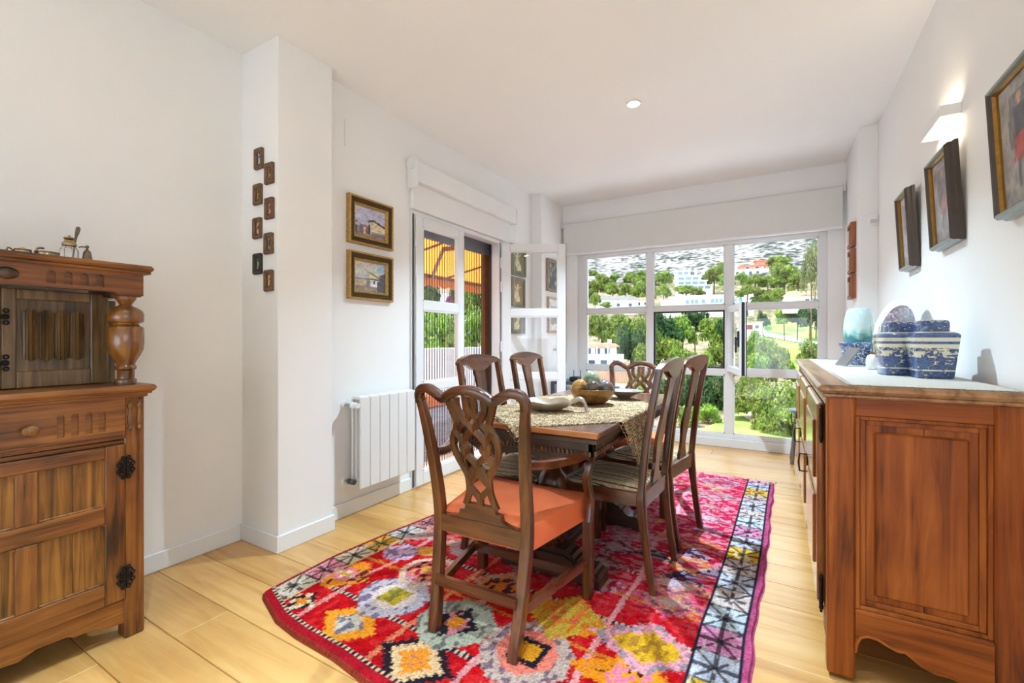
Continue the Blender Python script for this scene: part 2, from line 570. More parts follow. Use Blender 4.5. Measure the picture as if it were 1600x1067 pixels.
# ------------------------------------------------------------------ roller blind over the window
rb = thing('roller_blind', 'wide white roller blind drawn up over the valley window', 'blind', (-.84, 4.925, 0), 0)
fab = plain('white_blind_fabric', (226, 226, 224), .8, noise=.01, bump=.05, bscale=300)
MB().tube([(-1.335, 0, 2.43), (1.335, 0, 2.43)], .022, 14).build('roller', fab, rb, 40)
MB().box(-1.33, 1.33, -.022, -.016, 2.095, 2.43).build('fabric', fab, rb)
MB().box(-1.33, 1.33, -.03, -.008, 2.073, 2.095, .004).build('bottom_bar', TRIM, rb)
for s in (-1, 1):
    MB().box(s * 1.345 - .008, s * 1.345 + .008, -.03, .025, 2.395, 2.465, .003).build('bracket', TRIM, rb)

# ------------------------------------------------------------------ french door
fr = MB()
YD0, YD1 = 2.487, 3.80
def dbar(mb, y0, y1, z0, z1, x0=-2.40, x1=-2.308, b=.004): return mb.box(x0, x1, y0, y1, z0, z1, b)
dbar(fr, YD0, YD0 + .03, 0, 2.05); dbar(fr, 3.70, YD1, 0, 2.05); dbar(fr, YD0 + .03, 3.70, 2.015, 2.05)
fr.box(-2.62, -2.40, YD0, 3.93, -.03, .012)
door = struct('door_1', fr, ALU)
tag(door, 'white framed french door opening to the terrace')
MB().box(-2.418, -2.402, 3.69, 3.70, .012, 2.05).build('jamb_seal', GASKET, door)
MB().box(-2.312, -2.304, 3.708, 3.713, 0, 2.03).build('jamb_seal', GASKET, door)
MB().box(-2.334, -2.300, 2.4985, 2.5035, .012, 2.02).build('jamb_seal', GASKET, door)

def leaf(name, label, loc, rz, w, hinge_left=True):
    """local x along the leaf from hinge, y thickness, z up"""
    t = thing(name, label, 'door leaf', loc, rz)
    hh = 2.012
    z = [.012, .108, .708, .775, 1.317, 1.384, 1.942, hh]
    st = .075
    MB().box(0, st, -.022, .022, z[0], hh, .004).build('stile', ALU, t)
    MB().box(w - st, w, -.022, .022, z[0], hh, .004).build('stile', ALU, t)
    for a, b_ in ((0, 1), (2, 3), (4, 5), (6, 7)):
        MB().box(st, w - st, -.022, .022, z[a], z[b_], .004).build('rail', ALU, t)
    for a, b_ in ((1, 2), (3, 4), (5, 6)):
        MB().box(st - .006, w - st + .006, -.003, .003, z[a] - .006, z[b_] + .006).build('pane', GLASS, t)
        g = .01
        MB().box(st, st + g, -.018, .018, z[a], z[b_]).box(w - st - g, w - st, -.018, .018, z[a], z[b_]).box(st, w - st, -.018, .018, z[a], z[a] + g).box(st, w - st, -.018, .018, z[b_] - g, z[b_]).build('glazing_bead', ALU, t)
    for zz in (.32, .98, 1.55, 1.78):
        MB().tube([(-.008, -.028, zz), (-.008, -.028, zz + .1)], .009, 8).build('hinge', ALU, t, 40)
    return t
lf = leaf('door_leaf', 'closed white glazed leaf of the french door beside the radiator', (-2.312, 2.52, 0), R(90), .592)
lf2 = leaf('door_leaf', 'open white glazed leaf of the french door, standing into the room', (-2.292, 3.725, 0), YAW, .612)
MB().box(0, .612, .022, .026, 2.008, 2.014).box(.608, .614, -.02, .024, .012, 2.014).build('seal', GASKET, lf2)
# pleated insect screen in the doorway
PLEAT = plain('dark_screen_cord', (38, 36, 38), .7, noise=.1)
scr = thing('insect_screen', 'pleated insect screen with dark vertical cords in the doorway', 'insect screen', (-2.50, 2.52, 0))
pm = MB()
k = 0
yy = .02
while yy < 1.29:
    pm.box(-.0035, .0035, yy - .0014, yy + .0014, .03, 2.00)
    yy += .0335 if yy < .62 else .028
o = pm.build('screen_cords', PLEAT, scr); o['kind'] = 'stuff'
MB().box(-.02, .02, -.0, 1.40, 1.93, 2.045, .003).build('screen_head', plain('grey_screen_mesh', (120, 124, 134), .6, noise=.1), scr)
MB().box(-.02, .02, 1.315, 1.365, .012, 1.93, .003).build('screen_stile', plain('mauve_grey_aluminium', (150, 144, 150), .4, noise=.05), scr)
BR = plain('brown_pleated_mesh', (128, 78, 46), .7, noise=.2, nscale=20)
pk = MB()
for i in range(9):
    yy = 1.185 + i * .0125
    pk.box(-.016, .016, yy, yy + .007, .03, 1.93)
o = pk.build('folded_pleats', BR, scr, label='brown folded stack of the screen'); o['kind'] = 'stuff'

# shutter box / fascia and roller blind over the door
struct('trim_1', MB().box(-2.322, -2.288, 2.482, 3.86, 2.052, 2.245, .004), TRIM)
db = thing('door_blind', 'white roller blind cassette mounted above the french door', 'blind', (-2.322, 2.455, 2.32))
MB().box(0, .078, .02, 1.47, -.075, .07, .006).build('cassette', TRIM, db)
MB().box(0, .095, 0, .02, -.13, .05, .004).tube([(.05, -.012, .045), (.05, .03, .045)], .042, 18).build('end_cap', TRIM, db, 40)
MB().box(0, .085, 1.47, 1.485, -.08, .07, .004).build('end_cap', TRIM, db)
ch = MB()
for i in range(48):
    z = -.08 - i * .022
    ch.tube([(.05, 1.476, z), (.05, 1.476, z - .014)], .0022, 5)
ch.build('pull_chain', TRIM, db)
# thin cable line up the wall above the pictures
struct('trim_2', MB().box(XL2, XL2 + .004, 1.905, 1.911, 2.30, 2.47), TRIM)

# ------------------------------------------------------------------ downlights
LENS = emit('lit_downlight_lens', (255, 248, 235), 14.0)
def downlight(x, y, label, power=14, spread=105):
    t = thing('ceiling_downlight', label, 'downlight', (x, y, H))
    MB().lathe([(.034, -.001), (.044, -.001), (.046, -.006), (.044, -.009), (.034, -.007)], 24).build('trim_ring', TRIM, t, 40)
    MB().lathe([(.0001, -.010), (.034, -.010)], 24).build('lens', LENS, t)
    l = bpy.data.lights.new('downlight_glow', 'AREA'); l.shape = 'DISK'; l.size = .05; l.energy = power
    l.color = (.64, .86, 1.0); l.spread = R(spread)
    lo = link(bpy.data.objects.new('downlight_glow', l)); lo.location = (0, 0, -.0125); lo.parent = t
    return t
downlight(-.827, 3.007, 'small lit recessed downlight in the ceiling above the table', 33, 118)
for i_, (x_, y_) in enumerate(((-1.15, .35), (-.45, .85), (.1, .35), (-1.5, -1.0), (-.3, -1.0))):  # unseen fill lamps added to brighten the near floor and cupboard
    downlight(x_, y_, ('added out-of-view downlight in front of the oak cupboard', 'added out-of-view downlight above the near end of the rug', 'added out-of-view downlight near the side window', 'added out-of-view downlight at the back left of the room', 'added out-of-view downlight at the back right of the room')[i_], 5, 70)
# ================================================================== woods
OAK_Z = wood('aged_oak_upright', (40, 19, 6), (106, 58, 19), (146, 90, 36), 'Z', 1.3, .36, .35, streak=30)
OAK_X = wood('aged_oak_level', (42, 20, 6), (108, 59, 19), (150, 92, 36), 'X', 1.3, .36, .35, streak=30)
OAK_P = wood('golden_oak_panel', (40, 22, 6), (116, 72, 24), (160, 108, 44), 'Z', 1.5, .4, .25, streak=34)
OAK_D = wood('dark_oak_panel', (50, 36, 20), (98, 72, 42), (134, 104, 66), 'Z', 1.4, .34, .4, streak=30)
MAHO = wood('dark_mahogany', (36, 16, 8), (76, 40, 21), (110, 64, 36), 'Z', 1.0, .26, .5, streak=18, grainbump=.1)
MAHO_X = wood('dark_mahogany_level', (36, 16, 8), (74, 38, 20), (106, 60, 34), 'X', 1.0, .26, .5, streak=18, grainbump=.1)
MAHO_Y = wood('dark_mahogany_lengthwise', (44, 19, 10), (84, 42, 22), (118, 66, 38), 'Y', 1.0, .22, .6, streak=14, grainbump=.06)
EDGE = wood('golden_table_edge', (110, 60, 22), (158, 94, 42), (186, 122, 62), 'X', 1.2, .3, .4)
EBON = wood('blackish_carved_oak', (24, 15, 10), (44, 28, 18), (70, 46, 30), 'X', 1.2, .38, .3)
PROV = wood('provincial_oak_upright', (72, 30, 6), (132, 64, 16), (166, 92, 32), 'Z', .9, .45, .05, streak=26, spec=.3)
PROV_X = wood('provincial_oak_level', (72, 30, 6), (130, 63, 16), (162, 88, 30), 'X', .9, .45, .05, streak=26, spec=.3)
PROV_Y = wood('provincial_oak_long', (92, 56, 30), (150, 108, 70), (186, 146, 104), 'Y', .9, .3, .3, streak=22)

# ================================================================== court cupboard (left)
# local: x right (world +Y), y back (world -X), z up
cc = thing('court_cupboard', 'carved oak court cupboard with bulbous turned column by the left wall', 'cupboard', (-2.065, .20, 0), R(90))
HW = .578
def cpart(n, mb, mat, smooth=None, parent=cc): return mb.build(n, mat, parent, smooth)
# carcass
cpart('carcass', MB().box(-HW + .02, HW - .02, .03, .44, .12, .86).box(-HW + .02, HW - .02, .2, .44, .925, 1.25), OAK_D)
for s in (-1, 1):
    x = s * (HW - .03)
    cpart('post', MB().box(x - .03, x + .03, 0, .06, 0, .888, .004), OAK_Z)
    cpart('rear_post', MB().box(x - .03, x + .03, .385, .445, 0, .888, .004), OAK_Z)
    cpart('side_panel', MB().box(x - .012, x + .012, .06, .385, .12, .888), OAK_Z)
    cpart('side_rail', MB().box(x - .02, x + .02, .06, .385, .12, .2, .003).box(x - .02, x + .02, .06, .385, .80, .888, .003), OAK_X)
    # applied split balusters at the head of each post
    for dx in (-.014, .014):
        prof = [(.003, .765), (.008, .768), (.008, .775), (.005, .78), (.008, .787), (.009, .80), (.006, .835), (.005, .842), (.009, .85), (.009, .858), (.005, .864), (.008, .87), (.004, .876)]
        cpart('split_baluster', MB().lathe(prof, 10, c=(x + dx, 0.0)), OAK_P, 40)
# centre stile + rails
cpart('centre_stile', MB().box(-.022, .022, .004, .05, .147, .888, .003), OAK_Z)
cpart('rail', MB().box(-HW + .06, HW - .06, .004, .05, .718, .733, .002), OAK_X)
# aprons with scalloped bottom
def apron(x0, x1, zt, zb):
    pts = [(x0, zt), (x0, zb)]
    w = x1 - x0
    prof = [(.0, .0), (.05, .002), (.08, .018), (.13, .018), (.15, .028), (.22, .030), (.26, .016), (.30, .020), (.36, .012), (.43, .004), (.5, .0)]
    prof = [(a, b) for a, b in prof] + [(1 - a, b) for a, b in prof[-2::-1]]
    pts += [(x0 + w * a, zb + b * 1.2) for a, b in prof[1:-1]]
    pts += [(x1, zb), (x1, zt)]
    return pts[::-1]
cpart('apron', MB().prism(apron(-HW + .06, HW - .06, .147, .06), .006, .035), OAK_X)
# doors and drawers
for s in (-1, 1):
    c0 = s * .27
    w = .496 / 2
    # drawer with fluted front
    outer = [(c0 - w, .737), (c0 + w, .737), (c0 + w, .884), (c0 - w, .884)]
    holes = []
    for q in (-1, 1):
        for i in range(4):
            fx = c0 + q * (.075 + i * .036)
            fw, z0, z1 = .0095, .772, .838
            hole = [(fx - fw, z0), (fx + fw, z0)] + [(fx + fw * math.cos(a), z1 + fw * math.sin(a)) for a in [PI * k / 6 for k in range(7)]]
            holes.append(hole)
    dr = cpart('drawer', MB().plate(outer, holes, -.004, .008), OAK_X)
    cpart('drawer_moulding', MB().box(c0 - w + .01, c0 + w - .01, -.010, -.003, .744, .751, .002).box(c0 - w + .01, c0 + w - .01, -.013, -.003, .751, .757, .002), OAK_X, parent=dr)
    cpart('knob', MB().lathe([(.0085, 0), (.0075, .008), (.012, .012), (.0175, .018), (.018, .024), (.012, .030), (.0001, .032)], 18, M=Matrix.Translation((c0, -.004, .808)) @ Matrix.Rotation(R(90), 4, 'X'), sx=1.15), OAK_P, 50, parent=dr)
    # door
    z0, z1 = .151, .716
    dw = cpart('door', MB().box(c0 - w, c0 + w, .012, .03, z0, z1), OAK_Z)
    stl = .045
    x0, x1 = c0 - w, c0 + w
    cpart('door_stile', MB().box(x0, x0 + stl, -.006, .012, z0, z1, .003), OAK_Z, parent=dw)
    cpart('door_stile', MB().box(x1 - stl - .012, x1, -.006, .012, z0, z1, .003), OAK_Z, parent=dw)
    xm = c0 - .004
    rows = [(.673, z1, .012), (.441, .505, .014), (z0, .229, .012)]
    for (a, b_, q) in rows:
        # rails with rounded lower/upper corners into the panels
        cpart('door_rail', MB().box(x0 + stl, x1 - stl - .012, -.006, .012, a, b_, .003), OAK_X, parent=dw)
    cpart('door_muntin', MB().box(xm - .026, xm + .026, -.006, .012, .505, .673, .003), OAK_Z, parent=dw)
    cpart('door_muntin', MB().box(xm - .026, xm + .026, -.006, .012, .229, .441, .003), OAK_Z, parent=dw)
    for (px0, px1) in ((x0 + stl, xm - .026), (xm + .026, x1 - stl - .012)):
        for (pz0, pz1) in ((.229, .441), (.505, .673)):
            pm_ = (px0 + px1) / 2
            cpart('panel_board', MB().box(px0 - .002, pm_ - .0006, .004, .014, pz0 - .002, pz1 + .002, .001), OAK_P, parent=dw)
            cpart('panel_board', MB().box(pm_ + .0006, px1 + .002, .004, .014, pz0 - .002, pz1 + .002, .001), OAK_P, parent=dw)
            # corner fillets rounding the opening
            r_ = .014
            for (qx, sx_) in ((px0, 1), (px1, -1)):
                for (qz, sz_) in ((pz0, 1), (pz1, -1)):
                    pts = [(qx, qz), (qx + sx_ * r_, qz)] + [(qx + sx_ * r_ * (1 - math.sin(a)), qz + sz_ * r_ * (1 - math.cos(a))) for a in [PI / 2 * k / 4 for k in range(1, 4)]] + [(qx, qz + sz_ * r_)]
                    cpart('corner_fillet', MB().prism(pts, -.005, .012), OAK_X, parent=dw)
            cpart('panel_bead', MB().box(px0, px1, -.002, .006, pz0, pz0 + .006, .002), OAK_P, parent=dw)
    # iron hinges on the outer side
    hx = s * (.27 + w)
    for hz in (.232, .632):
        hm = MB()
        for q in (-1, 1):
            for (ox, oz, r0) in ((.012, .0, .008), (.012, .022, .007), (.012, -.022, .007), (.02, .012, .006), (.02, -.012, .006), (.008, .036, .005), (.008, -.036, .005)):
                ring = [(hx + q * ox + r0 * math.cos(a), -.012, hz + oz + r0 * math.sin(a)) for a in [2 * PI * k / 10 for k in range(10)]]
                hm.tube(ring, .0028, 6, up=(0, 1, 0), closed=True)
            hm.box(hx + q * .004 - .003, hx + q * .004 + .003, -.014, -.006, hz - .035, hz + .035, .001)
        hm.box(hx - .022, hx + .022, -.011, -.0055, hz - .008, hz + .008, .001)
        cpart('hinge', hm, IRON, 40, parent=dw)
# waist slab with moulded edge
slab = MB().box(-HW - .008, HW + .008, -.012, .45, .884, .898, .004).box(-HW - .03, HW + .03, -.034, .452, .905, .93, .009).box(-HW - .018, HW + .018, -.022, .45, .896, .907, .003)
cpart('waist_slab', slab, OAK_X)
# turned cup-and-cover columns
zc = lambda v: 1.1 - (v - 529.7) * .00241
pv = [(463, 10), (464, 13), (468, 13.2), (472, 10), (476, 7.5), (478, 9), (481, 16), (486, 21), (491, 22.8), (501, 22.8), (503.5, 21.5), (505, 17), (507, 16.5), (509, 18), (511, 21.5), (514, 22.8), (535, 23.0), (546, 22), (554, 19), (561, 15), (567, 12), (570, 11.5), (572, 13.2), (575.5, 13.6), (578, 11.5), (579, 11), (591, 11), (592, 13), (595, 13.8), (598, 13)]
prof = [(r_ * .00241, zc(v)) for v, r_ in pv][::-1]
prof[0] = (prof[0][0], .929); prof[-1] = (prof[-1][0], 1.262)
for s in (-1, 1):
    cpart('column', MB().lathe(prof, 28, c=(s * .541, .056)), wood('turned_oak', (52, 27, 8), (98, 56, 18), (138, 88, 36), 'Z', 1.0, .2, .7, streak=16), 35)
# upper cabinet with linenfold doors
for s in (-1, 1):
    c0 = s * .3775
    w = .1325
    z0, z1 = .932, 1.272
    yb = .165
    d = cpart('upper_door', MB().box(c0 - w, c0 + w, yb + .014, yb + .03, z0, z1), OAK_D)
    for (a, b_) in ((c0 - w, c0 - w + .035), (c0 + w - .037, c0 + w)):
        cpart('upper_stile', MB().box(a, b_, yb, yb + .016, z0, z1, .003), OAK_D, parent=d)
    cpart('upper_rail', MB().box(c0 - w + .035, c0 + w - .037, yb, yb + .016, z0, z0 + .058, .003), OAK_D, parent=d)
    cpart('upper_rail', MB().box(c0 - w + .035, c0 + w - .037, yb, yb + .016, 1.236, z1, .003), OAK_D, parent=d)
    for i in range(4):
        fx = c0 - .0625 + i * .0405
        zz0, zz1 = 1.034, 1.192
        hw_ = .0185
        secs = [(-hw_, .013), (-hw_, .006), (-.0155, .003), (-.013, .006), (-.0085, .0), (-.005, .004), (0, -.009), (.005, .004), (.0085, .0), (.013, .006), (.0155, .003), (hw_, .006), (hw_, .013)]
        m_ = MB()
        n_ = len(secs)
        vs = []
        for (a, y_) in secs:
            pk = .013 * (1 - abs(a) / hw_)
            vs.append((fx + a, yb + y_, zz0 - pk)); vs.append((fx + a, yb + y_, zz1 + pk))
        fs = [(2 * i_, 2 * i_ + 2, 2 * i_ + 3, 2 * i_ + 1) for i_ in range(n_ - 1)]
        fs += [tuple(2 * i_ for i_ in range(n_))[::-1], tuple(2 * i_ + 1 for i_ in range(n_))]
        m_.add(vs, fs)
        cpart('linenfold', m_, OAK_D, parent=d)
    hx = c0 - s * (w + .002)
    for hz in (1.02, 1.175):
        hm = MB()
        for q in (-1, 1):
            for (ox, oz, r0) in ((.01, .0, .008), (.012, .02, .006), (.012, -.02, .006)):
                ring = [(hx + q * ox + r0 * math.cos(a), yb - .004, hz + oz + r0 * math.sin(a)) for a in [2 * PI * k / 10 for k in range(10)]]
                hm.tube(ring, .0026, 6, up=(0, 1, 0), closed=True)
        hm.box(hx - .018, hx + .018, yb - .005, yb + .001, hz - .005, hz + .005, .001)
        cpart('hinge', hm, IRON, 40, parent=d)
cpart('centre_panel', MB().box(-.2445, .2445, .165, .19, .932, 1.272, .003), OAK_D)
cpart('centre_field', MB().box(-.17, .17, .155, .167, 1.0, 1.22, .008), OAK_D)
cpart('upper_side', MB().box(-.525, -.505, .165, .44, .93, 1.262, .003), OAK_D)
cpart('upper_side', MB().box(.505, .525, .165, .44, .93, 1.262, .003), OAK_D)
# frieze with flutes and oval bosses
outer = [(-HW, 1.262), (-HW + .075, 1.262), (-HW + .09, 1.272), (HW - .09, 1.272), (HW - .075, 1.262), (HW, 1.262), (HW, 1.345), (-HW, 1.345)]
holes = []
for s in (-1, 1):
    for i in range(4):
        fx = s * (.325 + i * .042)
        fw, z0, z1 = .011, 1.284, 1.318
        holes.append([(fx - fw, z0), (fx + fw, z0)] + [(fx + fw * math.cos(a), z1 + fw * math.sin(a)) for a in [PI * k / 6 for k in range(7)]])
frz = cpart('frieze', MB().plate(outer, holes, .008, .022), OAK_X)
cpart('frieze_back', MB().box(-HW, HW, .022, .05, 1.272, 1.345).box(-HW, -HW + .03, .05, .44, 1.262, 1.345).box(HW - .03, HW, .05, .44, 1.262, 1.345), OAK_X, parent=frz)
for s in (-1, 1):
    cpart('oval_boss', MB().lathe([(.026, 0), (.0265, .004), (.023, .009), (.014, .0135), (.0001, .0155)], 20, M=Matrix.Translation((s * .225, .008, 1.306)) @ Matrix.Rotation(R(90), 4, 'X'), sx=1.0, sy=.72), EBON, 50, parent=frz)
    cpart('post_block', MB().box(s * .541 - .037, s * .541 + .037, .02, .093, 1.258, 1.30, .003), OAK_Z, parent=frz)
cpart('canopy_top', MB().box(-HW - .018, HW + .018, -.012, .45, 1.343, 1.355, .003).box(-HW - .026, HW + .026, -.022, .452, 1.354, 1.375, .008), OAK_X)

# things on the cupboard
SILV = plain('tarnished_silver', (168, 148, 112), .22, 1.0, noise=.35, nscale=40)
PEWT = plain('aged_pewter', (120, 110, 98), .35, .9, noise=.25, nscale=50)
def CR(name, col=(1, 1, 1), ior=1.45, rough=0.0):
    if name in MATS: return MATS[name]
    m, nt, b = base_mat(name)
    b.inputs['Base Color'].default_value = tuple(col) + (1,)
    b.inputs['Transmission Weight'].default_value = 1.0
    b.inputs['Roughness'].default_value = rough
    b.inputs['IOR'].default_value = ior
    MATS[name] = m
    return m
CRYST = CR('clear_crystal')
ZT = 1.375
t = thing('jam_jar', 'faceted glass jam jar with silver lid on the oak cupboard', 'jar', (-2.25, .618, ZT))
MB().lathe([(.0001, 0), (.026, 0), (.028, .004), (.028, .048), (.024, .058), (.019, .064), (.019, .07), (.016, .07), (.016, .062), (.024, .05), (.024, .006), (.0001, .005)], 8).build('glass_body', CRYST, t)
MB().lathe([(.0185, .066), (.021, .068), (.021, .076), (.017, .080), (.013, .088), (.0165, .094), (.015, .098), (.004, .101), (.004, .106), (.0001, .108)], 20).build('lid', SILV, t, 40)
s_ = thing('silver_spoon', 'worn silver spoon handle standing in the glass jam jar', 'spoon', (-2.25, .625, ZT + .01))
MB().sweep([(0, 0, 0.0), (0, .006, .05), (0, .011, .09), (0, .016, .115), (0, .018, .128), (0, .019, .133)], [(-.5, -.5), (.5, -.5), (.5, .5), (-.5, .5)], [(.004, .003), (.005, .003), (.007, .003), (.013, .004), (.013, .004), (.006, .003)], up=(1, 0, 0)).build('handle', PEWT, s_, 40)
MB().lathe([(.0001, -.004), (.008, .0), (.011, .006), (.008, .01)], 12).build('spoon_bowl', PEWT, s_, 40)
b_ = thing('hand_bell', 'small pewter bell standing next to the glass jam jar', 'bell', (-2.245, .667, ZT))
MB().lathe([(.024, 0), (.025, .003), (.021, .008), (.017, .018), (.014, .032), (.012, .048), (.009, .056), (.004, .06), (.003, .066), (.006, .07), (.005, .076), (.0001, .078)], 20).build('bell_body', PEWT, b_, 40)
MB().tube([(0, -.004, .07), (0, -.016, .07), (0, -.024, .066)], .0025, 6).build('bell_arm', PEWT, b_, 40)
d1 = thing('silver_salt_dish', 'round tarnished silver dish with pierced rim on the oak cupboard', 'dish', (-2.22, .552, ZT))
MB().lathe([(.0001, .002), (.02, .002), (.022, 0), (.03, .006), (.034, .016), (.032, .026), (.034, .03), (.031, .03), (.028, .02), (.018, .008), (.0001, .007)], 24).build('dish_body', SILV, d1, 40)
MB().tube(spline([(0, -.03, .026), (0, -.026, .038), (0, -.018, .043), (0, -.008, .043)], 4), .004, 6).build('curl_handle', SILV, d1, 40)
d2 = thing('silver_mustard_pot', 'small squat silver pot with loop handle near the cupboard edge', 'pot', (-2.22, .492, ZT))
MB().lathe([(.0001, .002), (.018, .002), (.02, 0), (.024, .008), (.024, .02), (.021, .026), (.022, .03), (.012, .033), (.004, .036), (.0001, .038)], 20).build('pot_body', SILV, d2, 40)
MB().tube(spline([(0, -.022, .024), (0, -.034, .032), (0, -.038, .018), (0, -.032, .004), (0, -.022, .008)], 4), .003, 6).build('loop_handle', SILV, d2, 40)

# ================================================================== radiator
RW = plain('white_radiator_enamel', (232, 232, 230), .32, noise=.01)
ra = thing('radiator', 'white six-column aluminium radiator on the wall by the door', 'radiator', (XL2, 1.924, .18))
for i in range(6):
    y0 = i * .081
    m_ = MB().box(.108, .122, y0 + .001, y0 + .0795, 0, .562, .004)
    m_.box(.03, .108, y0 + .034, y0 + .047, .01, .552, .003)
    m_.box(.03, .045, y0 + .008, y0 + .073, .01, .552, .003)
    m_.box(.07, .078, y0 + .006, y0 + .075, .012, .54, .002)
    m_.box(.045, .108, y0 + .004, y0 + .077, .545, .565, .003)
    m_.build('radiator_section', RW, ra)
MB().tube([(.075, -.0, .045), (.075, .486, .045)], .018, 12).tube([(.075, 0, .515), (.075, .486, .515)], .018, 12).build('header_pipe', RW, ra, 40)
MB().tube([(.0, -.02, .515), (.012, -.02, .515)], .022, 16, up=(0, 1, 0)).build('escutcheon', TRIM, ra, 40)
MB().tube([(.075, 0, .515), (.075, -.03, .515)], .012, 10).tube([(.01, -.02, .515), (.075, -.02, .515)], .009, 10, up=(0, 1, 0)).build('valve_body', STEEL, ra, 40)
MB().tube([(.075, -.022, .515), (.13, -.022, .515)], [.02, .016], 14, up=(0, 1, 0)).build('valve_head', TRIM, ra, 40)
MB().tube([(.0, -.02, .045), (.012, -.02, .045)], .02, 16, up=(0, 1, 0)).build('escutcheon', TRIM, ra, 40)
MB().tube([(.012, -.02, .045), (.075, -.02, .045)], .009, 10, up=(0, 1, 0)).tube([(.075, 0, .045), (.075, -.03, .045)], .012, 10).build('return_pipe', STEEL, ra, 40)
MB().tube([(.04, -.02, .045), (.062, -.02, .045)], .017, 8, up=(0, 1, 0)).tube([(.07, -.02, .045), (.092, -.02, .045)], .017, 8, up=(0, 1, 0)).build('valve_nut', plain('grey_valve_nut', (96, 98, 102), .4, .6, noise=.1), ra, 40)
for zz in (.12, .46):
    MB().box(0, .03, .10, .12, zz, zz + .02).box(0, .03, .37, .39, zz, zz + .02).build('wall_bracket', RW, ra)

# ================================================================== pictures
def canvas(parent, w, h, y, painter, nu=44, nv=44, mat=None, name='canvas', relief=None):
    mb = MB()
    S, T = np.meshgrid(np.linspace(0, 1, nu + 1), np.linspace(0, 1, nv + 1))
    rl = relief(S, T) if relief else np.zeros_like(S)
    rl = rl.ravel()
    vs = [(-w / 2 + w * s, y - rl[i], h * t_) for i, (s, t_) in enumerate(zip(S.ravel(), T.ravel()))]
    fs = []
    for j in range(nv):
        for i in range(nu):
            a = j * (nu + 1) + i
            fs.append((a, a + 1, a + nu + 2, a + nu + 1))
    mb.add(vs, fs)
    col = painter(S, T)
    col = col * (1 + .5 * (noise2(S, T, 22, 31) - .5) + .4 * (noise2(S, T, 9, 33) - .5))[..., None]
    col = col.reshape(-1, 3)
    return mb.build(name, mat or colmat('oil_paint', .5, .25, 220, var=.12, vscale=160), parent, None, col, fixn=False)

def frame_mitre(parent, w, h, prof, mat, name='frame'):
    """prof: list of (inset from outer edge, y) from outer back to inner back; one closed moulding of four mitred sides"""
    sides = [((-1, 0), (1, 0)), ((1, 0), (1, 1)), ((1, 1), (-1, 1)), ((-1, 1), (-1, 0))]
    def pt(cx, cz, ins, y):
        return (cx * (w / 2 - ins), y, (h - ins) if cz else ins)
    out = []
    for (a, b_) in sides:
        mb = MB()
        vs = []
        for (ins, y) in prof:
            vs.append(pt(a[0], a[1], ins, y)); vs.append(pt(b_[0], b_[1], ins, y))
        n = len(prof)
        fs = [(2 * i, 2 * i + 1, 2 * i + 3, 2 * i + 2) for i in range(n - 1)]
        fs += [tuple(2 * i for i in range(n)), tuple(2 * i + 1 for i in range(n))]
        mb.add(vs, fs)
        out.append(mb.build(name, mat, parent))
    return out

def noise2(S, T, sc, seed=0):
    rs = np.random.RandomState(seed)
    n = int(sc) + 3
    g = rs.rand(n, n)
    x, y = S * sc, T * sc
    xi, yi = np.clip(x.astype(int), 0, n - 2), np.clip(y.astype(int), 0, n - 2)
    fx, fy = x - xi, y - yi
    fx, fy = fx * fx * (3 - 2 * fx), fy * fy * (3 - 2 * fy)
    return (g[yi, xi] * (1 - fx) + g[yi, xi + 1] * fx) * (1 - fy) + (g[yi + 1, xi] * (1 - fx) + g[yi + 1, xi + 1] * fx) * fy

def fill(img, mask, col, k=1.0):
    c = np.array(lin(col))
    m = np.clip(mask.astype(float) * k, 0, 1)[..., None]
    img[:] = img * (1 - m) + c * m

def blank(S, col):
    return np.ones(S.shape + (3,)) * np.array(lin(col))

def village_a(S, T):
    im = blank(S, (178, 184, 214))
    fill(im, noise2(S, T, 6, 1), (208, 204, 224), .9)
    fill(im, T < .36, (150, 156, 186)); fill(im, T < .16, (150, 140, 130))
    fill(im, (T < .5) & (S < .08), (96, 80, 92))
    fill(im, (np.abs(T - .4) < .03 + .02 * noise2(S, T, 9, 2)) & (S < .55), (214, 214, 228), .8)
    roof = .62 - np.abs(S - .6) * .38
    fill(im, (S > .5) & (T < roof) & (T > .16), (226, 210, 170))
    fill(im, (S > .44) & (np.abs(T - roof) < .035) & (S < 1), (62, 52, 60))
    fill(im, (S > .16) & (S < .46) & (T < .42) & (T > .13), (122, 84, 96), .8)
    fill(im, (S > .28) & (S < .34) & (T < .34) & (T > .13), (232, 200, 168))
    fill(im, (np.abs(S - .47) < .025) & (T < .46) & (T > .14), (58, 52, 74))
    fill(im, (np.abs(S - .555) < .014) & (np.abs(T - .5) < .05), (40, 36, 40))
    fill(im, (S > .55) & (T < .25) & (T > .1), (92, 102, 146), .75)
    fill(im, (np.abs(S - .68) < .008) & (T > .55) & (T < .7), (70, 70, 90), .7)
    fill(im, (T < .12), (158, 134, 112), .6 + .4 * noise2(S, T, 10, 4))
    return im

